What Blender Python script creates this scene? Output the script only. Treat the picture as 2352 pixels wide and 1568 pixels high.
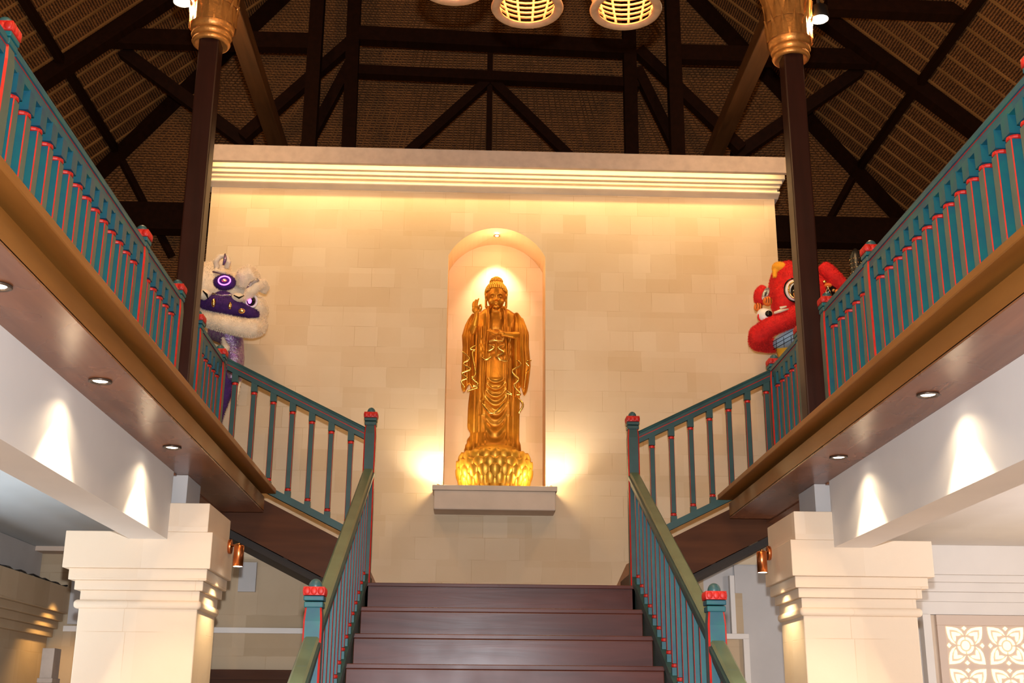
import bpy, math, random
import numpy as np
from mathutils import Vector, Matrix, Euler, noise
random.seed(7); rng = np.random.default_rng(7)
PI = math.pi
scene = bpy.context.scene
for o in list(bpy.data.objects): bpy.data.objects.remove(o)
C = scene.collection

# ------------------------------------------------------------ camera
EYE = 1.6
cam_d = bpy.data.cameras.new('camera'); cam = bpy.data.objects.new('camera', cam_d); C.objects.link(cam)
pitch, yaw, roll = .3019, .0347, .0075
fwd = Vector((math.sin(yaw)*math.cos(pitch), math.cos(yaw)*math.cos(pitch), math.sin(pitch)))
rt = Vector((math.cos(yaw), -math.sin(yaw), 0)); up = rt.cross(fwd)
r2 = math.cos(roll)*rt + math.sin(roll)*up; u2 = -math.sin(roll)*rt + math.cos(roll)*up
mw = Matrix((r2, u2, -fwd)).transposed().to_4x4(); mw.translation = Vector((-.1953, 0, EYE))
cam.matrix_world = mw
cam_d.sensor_width = 36; cam_d.lens = 2778.77/2352*36; cam_d.clip_end = 100
scene.camera = cam

# ------------------------------------------------------------ world, exposure, lights
w = bpy.data.worlds.new('world'); scene.world = w; w.use_nodes = True
w.node_tree.nodes['Background'].inputs[0].default_value = (1, .56, .24, 1)
w.node_tree.nodes['Background'].inputs[1].default_value = .26
vs = scene.view_settings
vs.view_transform = 'Standard'; vs.look = 'None'; vs.gamma = 1; vs.use_curve_mapping = False; vs.exposure = 0.0

def light(name, kind, loc, power, col, tgt=None, **kw):
    d = bpy.data.lights.new(name, kind); o = bpy.data.objects.new(name, d); C.objects.link(o)
    o.location = loc; d.energy = power; d.color = col
    for k, v in kw.items(): setattr(d, k, v)
    if tgt is not None:
        o.rotation_euler = (Vector(tgt)-Vector(loc)).to_track_quat('-Z', 'Y').to_euler()
    return o
FLASH_C = (.92, .95, 1)
WARM = (1, .62, .26); YEL = (1, .73, .30); SOFTW = (1, .78, .52)
# the photographer's flash, on top of the camera
light('flash', 'SPOT', (-.19, -.03, EYE+.24), 1380, FLASH_C, (-.19+.35, 10, EYE+2.3), spot_size=math.radians(125), spot_blend=1, shadow_soft_size=.035)
# the cove strip behind the hanging board on top of the stone wall
# unseen warm fill added overhead and behind the camera to lift the ambient light
light('hall_fill', 'AREA', (0, 3.2, 6.6), 120, (1, .58, .24), (0, 3.6, 0), shape='DISK', size=1.6)
light('hall_fill_rear', 'AREA', (0, -1.5, 5.5), 80, (1, .62, .30), (0, 2.0, 0), shape='DISK', size=1.6)
# fill lights added out of view to brighten the side rooms
light('side_fill_left', 'AREA', (-4.6, 4.5, 2.6), 35, (.85, .93, 1), (-4.3, 5.0, 0), shape='DISK', size=.6)
light('side_fill_right', 'AREA', (4.6, 5.2, 2.6), 60, (1, .86, .74), (4.4, 6.4, 1), shape='DISK', size=.6)
light('cove_strip', 'AREA', (-.02, 9.165, 6.05), 28, YEL, (-.02, 9.27, 5.3), shape='RECTANGLE', size=4.7, size_y=.035)

# ------------------------------------------------------------ materials
def mat(name, col, rough=.6, metal=0, var=0, vscale=6, bump=0, bscale=30, col2=None, spec=None, emit=None, estr=0, detail=4):
    m = bpy.data.materials.new(name); m.use_nodes = True; nt = m.node_tree; b = nt.nodes['Principled BSDF']
    b.inputs['Base Color'].default_value = (*col, 1); b.inputs['Roughness'].default_value = rough; b.inputs['Metallic'].default_value = metal
    if spec is not None: b.inputs['Specular IOR Level'].default_value = spec
    if emit: b.inputs['Emission Color'].default_value = (*emit, 1); b.inputs['Emission Strength'].default_value = estr
    if var or bump or col2:
        tc = nt.nodes.new('ShaderNodeTexCoord')
    if var or col2:
        n = nt.nodes.new('ShaderNodeTexNoise'); n.inputs['Scale'].default_value = vscale; n.inputs['Detail'].default_value = detail
        nt.links.new(tc.outputs['Object'], n.inputs['Vector'])
        r = nt.nodes.new('ShaderNodeValToRGB'); r.color_ramp.elements[0].position = .3; r.color_ramp.elements[1].position = .7
        c2 = col2 or tuple(c*(1-var) for c in col)
        r.color_ramp.elements[0].color = (*c2, 1); r.color_ramp.elements[1].color = (*[min(1, c*(1+var*.4)) for c in col], 1)
        nt.links.new(n.outputs[0], r.inputs[0]); nt.links.new(r.outputs[0], b.inputs['Base Color'])
    if bump:
        n2 = nt.nodes.new('ShaderNodeTexNoise'); n2.inputs['Scale'].default_value = bscale; n2.inputs['Detail'].default_value = 5
        nt.links.new(tc.outputs['Object'], n2.inputs['Vector'])
        bp = nt.nodes.new('ShaderNodeBump'); bp.inputs['Strength'].default_value = bump; bp.inputs['Distance'].default_value = .01
        nt.links.new(n2.outputs[0], bp.inputs['Height']); nt.links.new(bp.outputs[0], b.inputs['Normal'])
    return m

def wood(name, c1, c2, rough, axis, scale=3.0, spec=.5, bump=.1):
    m = bpy.data.materials.new(name); m.use_nodes = True; nt = m.node_tree; b = nt.nodes['Principled BSDF']
    b.inputs['Roughness'].default_value = rough; b.inputs['Specular IOR Level'].default_value = spec
    tc = nt.nodes.new('ShaderNodeTexCoord'); mp = nt.nodes.new('ShaderNodeMapping')
    s = [8*scale]*3; s['XYZ'.index(axis)] = .7*scale; mp.inputs['Scale'].default_value = s
    n = nt.nodes.new('ShaderNodeTexNoise'); n.inputs['Scale'].default_value = 1; n.inputs['Detail'].default_value = 6; n.inputs['Distortion'].default_value = .6
    r = nt.nodes.new('ShaderNodeValToRGB'); r.color_ramp.elements[0].position = .25; r.color_ramp.elements[1].position = .75
    r.color_ramp.elements[0].color = (*c1, 1); r.color_ramp.elements[1].color = (*c2, 1)
    n3 = nt.nodes.new('ShaderNodeTexNoise'); n3.inputs['Scale'].default_value = 2.2; n3.inputs['Detail'].default_value = 3
    mr = nt.nodes.new('ShaderNodeMapRange'); mr.inputs[3].default_value = max(.05, rough-.12); mr.inputs[4].default_value = rough+.15
    bp = nt.nodes.new('ShaderNodeBump'); bp.inputs['Strength'].default_value = bump; bp.inputs['Distance'].default_value = .005
    L = nt.links.new
    L(tc.outputs['Object'], mp.inputs[0]); L(mp.outputs[0], n.inputs['Vector']); L(n.outputs[0], r.inputs[0]); L(r.outputs[0], b.inputs['Base Color'])
    L(tc.outputs['Object'], n3.inputs['Vector']); L(n3.outputs[0], mr.inputs[0]); L(mr.outputs[0], b.inputs['Roughness'])
    L(n.outputs[0], bp.inputs['Height']); L(bp.outputs[0], b.inputs['Normal'])
    return m

def limestone(name, base, tint, bw=.34, bh=.2, mode='xz', seam=.85, rough=.75):
    """irregular honed limestone blocks: two brick layouts of different size decide each block's tone"""
    m = bpy.data.materials.new(name); m.use_nodes = True; nt = m.node_tree; b = nt.nodes['Principled BSDF']; L = nt.links.new
    b.inputs['Roughness'].default_value = rough; b.inputs['Specular IOR Level'].default_value = .25
    tc = nt.nodes.new('ShaderNodeTexCoord'); sx = nt.nodes.new('ShaderNodeSeparateXYZ'); cx = nt.nodes.new('ShaderNodeCombineXYZ')
    L(tc.outputs['Object'], sx.inputs[0])
    ad = nt.nodes.new('ShaderNodeMath'); L(sx.outputs[0], ad.inputs[0]); L(sx.outputs[1], ad.inputs[1])
    L(ad.outputs[0], cx.inputs[0]); L(sx.outputs[2], cx.inputs[1])
    def brick(w_, h_, off, ms):
        mp = nt.nodes.new('ShaderNodeMapping'); mp.inputs['Location'].default_value = (off, off*.7, 0); L(cx.outputs[0], mp.inputs[0])
        k = nt.nodes.new('ShaderNodeTexBrick'); k.inputs['Scale'].default_value = 1; k.inputs['Brick Width'].default_value = w_; k.inputs['Row Height'].default_value = h_
        k.inputs['Mortar Size'].default_value = ms; k.inputs['Mortar Smooth'].default_value = .3; k.inputs['Bias'].default_value = 0
        k.offset_frequency = 2; k.offset = .37; k.squash_frequency = 3; k.squash = .7
        k.inputs['Color1'].default_value = (0, 0, 0, 1); k.inputs['Color2'].default_value = (1, 1, 1, 1); k.inputs['Mortar'].default_value = (.5, .5, .5, 1)
        L(mp.outputs[0], k.inputs['Vector']); return k
    k1 = brick(bw, bh, 3.1, .0022); k2 = brick(bw*1.9, bh*2, 7.3, 0)
    mx = nt.nodes.new('ShaderNodeMix'); mx.data_type = 'FLOAT'; mx.inputs[0].default_value = .4
    L(k1.outputs[0], mx.inputs[2]); L(k2.outputs[0], mx.inputs[3])
    no = nt.nodes.new('ShaderNodeTexNoise'); no.inputs['Scale'].default_value = 2.2; no.inputs['Detail'].default_value = 7; L(tc.outputs['Object'], no.inputs['Vector'])
    mx2 = nt.nodes.new('ShaderNodeMix'); mx2.data_type = 'FLOAT'; mx2.inputs[0].default_value = .5
    L(mx.outputs[0], mx2.inputs[2]); L(no.outputs[0], mx2.inputs[3])
    r = nt.nodes.new('ShaderNodeValToRGB'); r.color_ramp.elements[0].position = .2; r.color_ramp.elements[1].position = .72
    r.color_ramp.elements[0].color = (*tint, 1); r.color_ramp.elements[1].color = (*base, 1)
    L(mx2.outputs[0], r.inputs[0])
    sm = nt.nodes.new('ShaderNodeMix'); sm.data_type = 'RGBA'; sm.blend_type = 'MULTIPLY'
    sm.inputs[7].default_value = (seam, seam*.93, seam*.85, 1)
    n4 = nt.nodes.new('ShaderNodeTexNoise'); n4.inputs['Scale'].default_value = 3.3; L(tc.outputs['Object'], n4.inputs['Vector'])
    mrr = nt.nodes.new('ShaderNodeMapRange'); mrr.inputs[1].default_value = .48; mrr.inputs[2].default_value = .62; L(n4.outputs[0], mrr.inputs[0])
    mm = nt.nodes.new('ShaderNodeMath'); mm.operation = 'MULTIPLY'; L(k1.outputs['Fac'], mm.inputs[0]); L(mrr.outputs[0], mm.inputs[1])
    L(mm.outputs[0], sm.inputs[0]); L(r.outputs[0], sm.inputs[6]); L(sm.outputs[2], b.inputs['Base Color'])
    bp = nt.nodes.new('ShaderNodeBump'); bp.inputs['Strength'].default_value = .35; bp.inputs['Distance'].default_value = .006
    n5 = nt.nodes.new('ShaderNodeTexNoise'); n5.inputs['Scale'].default_value = 9; n5.inputs['Detail'].default_value = 8; L(tc.outputs['Object'], n5.inputs['Vector'])
    hh = nt.nodes.new('ShaderNodeMath'); hh.operation = 'SUBTRACT'; L(n5.outputs[0], hh.inputs[0]); L(mm.outputs[0], hh.inputs[1])
    L(hh.outputs[0], bp.inputs['Height']); L(bp.outputs[0], b.inputs['Normal'])
    return m

def thatch(name):
    """dark layered thatch seen from beneath: fine broken courses, V runs up the slope in metres"""
    m = bpy.data.materials.new(name); m.use_nodes = True; nt = m.node_tree; b = nt.nodes['Principled BSDF']; L = nt.links.new
    b.inputs['Roughness'].default_value = .75; b.inputs['Specular IOR Level'].default_value = .3
    uv = nt.nodes.new('ShaderNodeUVMap'); sp = nt.nodes.new('ShaderNodeSeparateXYZ'); L(uv.outputs[0], sp.inputs[0])
    mp = nt.nodes.new('ShaderNodeMapping'); mp.inputs['Scale'].default_value = (11, 11, 1); L(uv.outputs[0], mp.inputs[0])
    n = nt.nodes.new('ShaderNodeTexNoise'); n.inputs['Scale'].default_value = 1; n.inputs['Detail'].default_value = 4; L(mp.outputs[0], n.inputs['Vector'])
    wv = nt.nodes.new('ShaderNodeTexWave'); wv.wave_type = 'BANDS'; wv.bands_direction = 'Y'; wv.inputs['Scale'].default_value = 10.5
    wv.inputs['Distortion'].default_value = 2.2; wv.inputs['Detail'].default_value = 3; wv.inputs['Detail Scale'].default_value = 3.5; L(uv.outputs[0], wv.inputs['Vector'])
    mp2 = nt.nodes.new('ShaderNodeMapping'); mp2.inputs['Scale'].default_value = (60, 6, 1); L(uv.outputs[0], mp2.inputs[0])
    n2 = nt.nodes.new('ShaderNodeTexNoise'); n2.inputs['Scale'].default_value = 1; n2.inputs['Detail'].default_value = 2; L(mp2.outputs[0], n2.inputs['Vector'])
    mu = nt.nodes.new('ShaderNodeMath'); mu.operation = 'MULTIPLY'; L(wv.outputs[0], mu.inputs[0]); L(n.outputs[0], mu.inputs[1])
    ad = nt.nodes.new('ShaderNodeMath'); ad.operation = 'MULTIPLY_ADD'; L(n2.outputs[0], ad.inputs[0]); ad.inputs[1].default_value = .25; L(mu.outputs[0], ad.inputs[2])
    r = nt.nodes.new('ShaderNodeValToRGB'); e = r.color_ramp.elements
    e[0].position = .08; e[0].color = (.020, .008, .003, 1); e[1].position = .62; e[1].color = (.38, .155, .046, 1)
    L(ad.outputs[0], r.inputs[0]); L(r.outputs[0], b.inputs['Base Color'])
    bp = nt.nodes.new('ShaderNodeBump'); bp.inputs['Strength'].default_value = .8; bp.inputs['Distance'].default_value = .02
    L(ad.outputs[0], bp.inputs['Height']); L(bp.outputs[0], b.inputs['Normal'])
    return m

M = {}
M['stone'] = limestone('limestone_wall', (.66, .525, .365), (.56, .41, .25), bw=.27, bh=.17)
M['stone_pillar'] = limestone('limestone_pillar', (.76, .63, .49), (.70, .55, .40), bw=.5, bh=.28, seam=.9)
M['stone_niche'] = limestone('limestone_niche', (.72, .52, .32), (.62, .42, .22), bw=.25, bh=.22)
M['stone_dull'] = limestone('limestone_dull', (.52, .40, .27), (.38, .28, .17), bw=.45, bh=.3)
M['board'] = mat('stone_board', (.48, .38, .31), .7, var=.12, vscale=14, bump=.1)
M['ledge'] = mat('ledge_stone', (.60, .48, .37), .7, var=.1, vscale=5, bump=.15)
M['white'] = mat('white_plaster', (.74, .70, .66), .7, var=.04, vscale=3)
M['grey_white'] = mat('cool_plaster', (.50, .475, .46), .7, var=.06, vscale=4)
M['ceil_white'] = mat('ceiling_paint', (.60, .66, .70), .8, var=.05, vscale=2)
M['fascia'] = wood('varnished_fascia', (.17, .062, .010), (.28, .105, .018), .40, 'Y', 1.2, spec=.3)
M['soffit'] = wood('varnished_soffit', (.13, .046, .020), (.25, .10, .048), .26, 'Y', 1.5, spec=.35)
M['step'] = wood('mahogany_step', (.050, .011, .008), (.120, .034, .024), .30, 'X', 1.6, bump=.12, spec=.22)
M['stringer'] = wood('mahogany_stringer', (.040, .012, .004), (.085, .028, .009), .5, 'X', 1.5, spec=.15)
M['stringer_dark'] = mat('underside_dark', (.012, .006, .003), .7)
M['timber'] = wood('dark_timber', (.014, .005, .002), (.026, .008, .003), .6, 'Y', 2, spec=.08)
M['column_wood'] = wood('column_timber', (.018, .005, .003), (.036, .009, .005), .36, 'Z', 2, spec=.35)
M['beam_wood'] = wood('tie_beam_timber', (.05, .020, .006), (.11, .045, .014), .45, 'Y', 2, spec=.2)
M['batten'] = mat('bamboo_batten', (.34, .16, .048), .5, var=.4, vscale=2, spec=.2)
M['thatch'] = thatch('thatch')
M['batten_dark'] = mat('dark_bamboo_batten', (.20, .085, .026), .7, var=.6, vscale=1.5, spec=.1)  # darker batten colour for the back slope
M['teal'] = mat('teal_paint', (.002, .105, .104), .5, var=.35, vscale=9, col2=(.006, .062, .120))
M['teal_top'] = mat('teal_sheen_paint', (.035, .105, .112), .42, var=.25, vscale=7)  # teal greyed with the sheen it takes at grazing view
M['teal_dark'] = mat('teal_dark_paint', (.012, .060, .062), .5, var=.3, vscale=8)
M['sage'] = mat('sage_handrail_sheen', (.105, .16, .10), .36, var=.25, vscale=5)  # warm light from above put into the colour of the handrail tops
M['grey_sheen'] = mat('grey_green_sheen', (.075, .125, .105), .5, var=.2, vscale=9)  # grazing sheen on the teal posts, put into the side face colour
M['red'] = mat('red_paint', (.54, .014, .008), .5, var=.25, vscale=20)
M['gold'] = mat('gilded_bronze', (.66, .27, .020), .40, .68, var=.4, vscale=7, col2=(.40, .135, .010), bump=.12, bscale=60)
M['gold_lotus'] = mat('gilded_lotus', (.85, .42, .045), .40, .65, var=.3, vscale=12, bump=.1, bscale=60)
M['gold_edge'] = mat('pale_gilt_edge', (.95, .62, .16), .25, 1)  # paler, smoother gilt for the rippled hems
M['gold_cap'] = mat('gilded_capital', (.70, .30, .07), .38, .6, var=.3, vscale=14, bump=.3, bscale=35)
M['copper'] = mat('copper', (.72, .24, .085), .3, 1, var=.15, vscale=30)
M['brass'] = mat('brass', (.6, .35, .15), .3, 1)
M['chrome'] = mat('dark_trim_ring', (.12, .09, .07), .35, .8)
M['lamp'] = mat('lamp_lens', (1, 1, 1), .4, emit=(1, .90, .76), estr=14)
M['lamp_hot'] = mat('flood_lens', (1, 1, 1), .4, emit=(1, .93, .80), estr=40)
M['black'] = mat('black_finish', (.01, .01, .01), .4)
M['rattan'] = mat('rattan', (.80, .40, .14), .5, var=.25, vscale=20)
M['rattan_rim'] = mat('rattan_rim', (.50, .27, .13), .5, var=.2, vscale=20)
M['bulb'] = mat('bulb_glass', (1, .8, .5), .4, emit=(1, .55, .20), estr=25)
M['screen_lit'] = mat('backlit_cutout', (1, .9, .6), .6, emit=(1, .80, .46), estr=.85)
M['screen'] = mat('lattice_screen', (.62, .50, .42), .7)

def setk(o, label=None, cat=None, group=None, kind=None):
    if label: o['label'] = label
    if cat: o['category'] = cat
    if group: o['group'] = group
    if kind: o['kind'] = kind
    return o
def empty(name, loc, label, cat, group=None):
    o = bpy.data.objects.new(name, None); C.objects.link(o); o.location = loc; o.empty_display_size = .1
    return setk(o, label, cat, group)

class MB:
    def __init__(s): s.v = []; s.f = []; s.m = []; s.uv = None
    def add(s, vs_, fs, m=0):
        b = len(s.v); s.v += [tuple(v) for v in vs_]
        for k, f in enumerate(fs): s.f.append(tuple(b+i for i in f)); s.m.append(m[k] if isinstance(m, (list, tuple)) else m)
    def box(s, x0, x1, y0, y1, z0, z1, m=0):
        if x0 > x1: x0, x1 = x1, x0
        v = [(x, y, z) for z in (z0, z1) for y in (y0, y1) for x in (x0, x1)]
        s.add(v, [(0, 2, 3, 1), (4, 5, 7, 6), (0, 1, 5, 4), (2, 6, 7, 3), (0, 4, 6, 2), (1, 3, 7, 5)], m)
    def beam(s, p, q, w, h, up=(0, 0, 1), m=0):
        p = Vector(p); q = Vector(q); d = (q-p).normalized(); u = Vector(up)
        if abs(d.dot(u)) > .99: u = Vector((0, 1, 0))
        a = d.cross(u).normalized(); b = a.cross(d)
        v = []
        for c in (p, q):
            for i, j in ((-1, -1), (1, -1), (1, 1), (-1, 1)): v.append(c+a*i*w/2+b*j*h/2)
        s.add(v, [(0, 1, 2, 3), (7, 6, 5, 4), (0, 4, 5, 1), (1, 5, 6, 2), (2, 6, 7, 3), (3, 7, 4, 0)], m)
    def prism(s, poly, fn, d0, d1, m=0):
        """poly in 2D, fn(a,b,d)->3D"""
        n = len(poly); v = [fn(a, b, d0) for a, b in poly]+[fn(a, b, d1) for a, b in poly]
        s.add(v, [tuple(range(n)), tuple(range(2*n-1, n-1, -1))]+[(i, i+n, (i+1) % n+n, (i+1) % n) for i in range(n)], m)
    def tube(s, pts, r, n=8, m=0, caps=True, flat=1):
        pts = [Vector(p) for p in pts]; k = len(pts); rs = r if isinstance(r, (list, tuple)) else [r]*k
        u = Vector((0, 0, 1)); v = []
        prev = None
        for i, p in enumerate(pts):
            d = (pts[min(i+1, k-1)]-pts[max(i-1, 0)])
            if d.length < 1e-9: d = Vector((0, 0, 1))
            d.normalize()
            if prev is None:
                a = d.orthogonal().normalized()
            else:
                a = (prev-d*prev.dot(d))
                a = a.normalized() if a.length > 1e-6 else d.orthogonal().normalized()
            prev = a; b = d.cross(a)
            for j in range(n):
                t = 2*PI*j/n; v.append(p+(a*math.cos(t)+b*math.sin(t)*flat)*rs[i])
        f = [(i*n+j, i*n+(j+1) % n, (i+1)*n+(j+1) % n, (i+1)*n+j) for i in range(k-1) for j in range(n)]
        if caps: f += [tuple(range(n-1, -1, -1)), tuple((k-1)*n+j for j in range(n))]
        s.add(v, f, m)
    def lathe(s, prof, n=24, c=(0, 0, 0), m=0, fn=None, sy=1, caps=True):
        v = []
        for r, z in prof:
            for j in range(n):
                t = 2*PI*j/n; rr = r*(fn(t, z) if fn else 1); v.append((c[0]+rr*math.cos(t), c[1]+rr*math.sin(t)*sy, c[2]+z))
        k = len(prof); f = [(i*n+j, i*n+(j+1) % n, (i+1)*n+(j+1) % n, (i+1)*n+j) for i in range(k-1) for j in range(n)]
        if caps: f += [tuple(range(n-1, -1, -1)), tuple((k-1)*n+j for j in range(n))]
        s.add(v, f, m)
    def ell(s, c, r, rot=None, n=16, k=10, m=0):
        if not isinstance(r, (tuple, list)): r = (r, r, r)
        R = Euler(rot).to_matrix() if rot else Matrix.Identity(3); c = Vector(c); v = []; f = []
        v.append(c+R@Vector((0, 0, -r[2])))
        for i in range(1, k):
            p = PI*i/k-PI/2
            for j in range(n):
                t = 2*PI*j/n; v.append(c+R@Vector((r[0]*math.cos(p)*math.cos(t), r[1]*math.cos(p)*math.sin(t), r[2]*math.sin(p))))
        v.append(c+R@Vector((0, 0, r[2])))
        for j in range(n): f.append((0, 1+(j+1) % n, 1+j))
        for i in range(k-2):
            for j in range(n): f.append((1+i*n+j, 1+i*n+(j+1) % n, 1+(i+1)*n+(j+1) % n, 1+(i+1)*n+j))
        e = len(v)-1
        for j in range(n): f.append((e, e-n+j, e-n+(j+1) % n))
        s.add(v, f, m)
    def mesh(s, name, mats, smooth=False):
        me = bpy.data.meshes.new(name); me.from_pydata(s.v, [], s.f)
        for k in (mats if isinstance(mats, (list, tuple)) else [mats]): me.materials.append(M[k] if isinstance(k, str) else k)
        me.polygons.foreach_set('material_index', s.m)
        if smooth: me.polygons.foreach_set('use_smooth', [True]*len(s.f))
        me.update(); return me
    def build(s, name, mats, parent=None, smooth=False, bevel=0, origin=None):
        """vertices are in the parent's space; the mesh gets its own origin if asked"""
        if origin:
            ox, oy, oz = origin; s.v = [(x-ox, y-oy, z-oz) for x, y, z in s.v]
        o = bpy.data.objects.new(name, s.mesh(name, mats, smooth)); C.objects.link(o)
        if origin: o.location = origin
        if parent: o.parent = parent
        if bevel:
            b = o.modifiers.new('bevel', 'BEVEL'); b.width = bevel; b.segments = 2; b.limit_method = 'ANGLE'; b.angle_limit = math.radians(40)
        return o
    def local(s, o):
        """shift world-space vertices into the space of an unrotated parent"""
        x0, y0, z0 = o.location; s.v = [(x-x0, y-y0, z-z0) for x, y, z in s.v]; return s

def link(name, me, parent, loc=(0, 0, 0), rot=(0, 0, 0)):
    o = bpy.data.objects.new(name, me); C.objects.link(o); o.parent = parent; o.location = loc; o.rotation_euler = rot; return o

def remesh(mb, voxel, smooth=4, fac=.6):
    """union of overlapping forms into one continuous skin"""
    me = mb.mesh('tmp', [M['gold']]); o = bpy.data.objects.new('tmp', me); C.objects.link(o)
    r = o.modifiers.new('r', 'REMESH'); r.mode = 'VOXEL'; r.voxel_size = voxel
    if smooth:
        q = o.modifiers.new('s', 'SMOOTH'); q.iterations = smooth; q.factor = fac
    dg = bpy.context.evaluated_depsgraph_get(); ev = o.evaluated_get(dg); out = bpy.data.meshes.new_from_object(ev)
    bpy.data.objects.remove(o); bpy.data.meshes.remove(me)
    r2_ = MB(); r2_.v = [tuple(v.co) for v in out.vertices]; r2_.f = [tuple(p.vertices) for p in out.polygons]; r2_.m = [0]*len(r2_.f)
    bpy.data.meshes.remove(out); return r2_

def fur(mb, per_m2, length, width=.0035, m=0, droop=.3):
    """adds short tapered strands all over a skin"""
    base = list(zip(mb.f, mb.m)); V = [Vector(v) for v in mb.v]
    nv = []; nf = []
    for f, _ in base:
        p = [V[i] for i in f]; n = (p[1]-p[0]).cross(p[-1]-p[0]); a = n.length
        if a < 1e-10: continue
        n.normalize(); cnt = a*per_m2; k = int(cnt)+(random.random() < cnt-int(cnt))
        for _ in range(k):
            x, y = random.random(), random.random()
            q = p[0]+(p[1]-p[0])*x*.9+(p[-1]-p[0])*y*.9
            d = (n+Vector((random.gauss(0, .45), random.gauss(0, .45), random.gauss(0, .45)-droop))).normalized()
            s_ = d.cross(Vector((random.gauss(0, 1), random.gauss(0, 1), random.gauss(0, 1)))).normalized()*width
            L_ = length*random.uniform(.6, 1.3); b = len(nv); nv += [q-s_-n*.003, q+s_-n*.003, q+d*L_]; nf.append((b, b+1, b+2))
    mb.add(nv, nf, m); return mb

CX = .026   # the stairs sit a little right of the wall's axis
# ------------------------------------------------------------ floor
mb = MB(); mb.box(-7, 7, -3, 14, -.15, 0); setk(mb.build('floor', mat('hall_floor', (.66, .52, .40), .35, var=.2, vscale=3)), kind='structure')

# ------------------------------------------------------------ back wall with arched niche
WX = -.02; WY = 9.388; NB = 9.76; HW = 2.376; NX = .402; ZB = 3.27; ZS = 5.265; ZT = 5.516; WT = 6.02
Rr = (NX*NX+(ZT-ZS)**2)/(2*(ZT-ZS)); zc = ZT-Rr; aa = math.asin(NX/Rr)
arc = [(Rr*math.sin(-aa+2*aa*i/24), zc+Rr*math.cos(-aa+2*aa*i/24)) for i in range(25)]
mb = MB()
def q(x0, z0, x1, z1, y=WY): mb.add([(x0, y, z0), (x1, y, z0), (x1, y, z1), (x0, y, z1)], [(0, 1, 2, 3)])
q(WX-HW, 2.75, -1.2, WT); q(-1.2, 2.2, -NX, WT); q(NX, 2.2, 1.2, WT); q(1.2, 2.75, WX+HW, WT); q(-NX, 2.2, NX, ZB)
for (a, b), (c, d) in zip(arc, arc[1:]): mb.add([(a, WY, b), (c, WY, d), (c, WY, WT), (a, WY, WT)], [(0, 1, 2, 3)])
B = 10.25
mb.add([(WX-HW, WY, 2.75), (WX-HW, B, 2.75), (WX-HW, B, WT), (WX-HW, WY, WT), (WX+HW, WY, 2.75), (WX+HW, B, 2.75), (WX+HW, B, WT), (WX+HW, WY, WT)],
       [(0, 3, 2, 1), (4, 5, 6, 7), (3, 7, 6, 2), (1, 2, 6, 5), (0, 1, 5, 4)])
setk(mb.build('wall_back', 'stone'), kind='structure')
mb = MB()
prof = [(-NX, ZB)]+arc+[(NX, ZB)]
for (a, b), (c, d) in zip(prof, prof[1:]): mb.add([(a, WY, b), (c, WY, d), (c, NB, d), (a, NB, b)], [(0, 1, 2, 3)])
mb.add([(a, NB, b) for a, b in prof], [tuple(range(len(prof)))])
mb.add([(-NX, WY, ZB), (NX, WY, ZB), (NX, NB, ZB), (-NX, NB, ZB)], [(0, 1, 2, 3)])
setk(mb.build('wall_niche', 'stone_niche'), kind='structure')
# downlight set in the arch
t = empty('niche_downlight', (0, 9.5, 5.50), 'small round recessed downlight set in the crown of the arched niche', 'light')
mb = MB(); mb.lathe([(.018, 0), (.027, -.004), (.029, -.010), (.022, -.011), (.018, -.006), (.018, 0)], 24, caps=False); mb.build('trim_ring', 'brass', t, True)
mb = MB(); mb.lathe([(.017, -.003), (.014, -.007), (.001, -.008)], 20); mb.build('lens', 'lamp', t, True)
light('niche_spot', 'SPOT', (0, 9.53, 5.46), 44, (1, .82, .58), (0, 9.76, 4.92), spot_size=math.radians(74), spot_blend=.8, shadow_soft_size=.02)
light('niche_glow', 'POINT', (0, 9.44, 5.36), 4.2, (1, .60, .28), shadow_soft_size=.04)
# cornice and hanging board
mb = MB()
for y, hx, z0, z1 in ((9.295, 2.455, 5.980, 6.03), (9.317, 2.435, 5.946, 5.980), (9.338, 2.42, 5.917, 5.946), (9.360, 2.40, 5.875, 5.917)):
    mb.box(WX-hx, WX+hx, y, B, z0, z1)
pf = [(9.50, 5.835), (9.386, 5.835), (9.372, 5.842), (9.34, 5.852), (9.322, 5.856), (9.314, 5.863), (9.316, 5.872), (9.326, 5.878), (9.50, 5.878)]
mb.prism(pf, lambda a, b, d: (d, a, b), WX-2.41, WX+2.41)
setk(mb.build('trim_1', mat('cornice_stone', (.66, .55, .42), .7, var=.08, vscale=8, bump=.15, bscale=12), bevel=.004), kind='structure')
mb = MB(); mb.box(WX-2.455, WX+2.455, 9.10, 9.14, 5.946, 6.088); mb.box(WX-2.455, WX+2.455, 9.14, B, 6.07, 6.088)
setk(mb.build('trim_2', 'board'), kind='structure')
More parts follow.
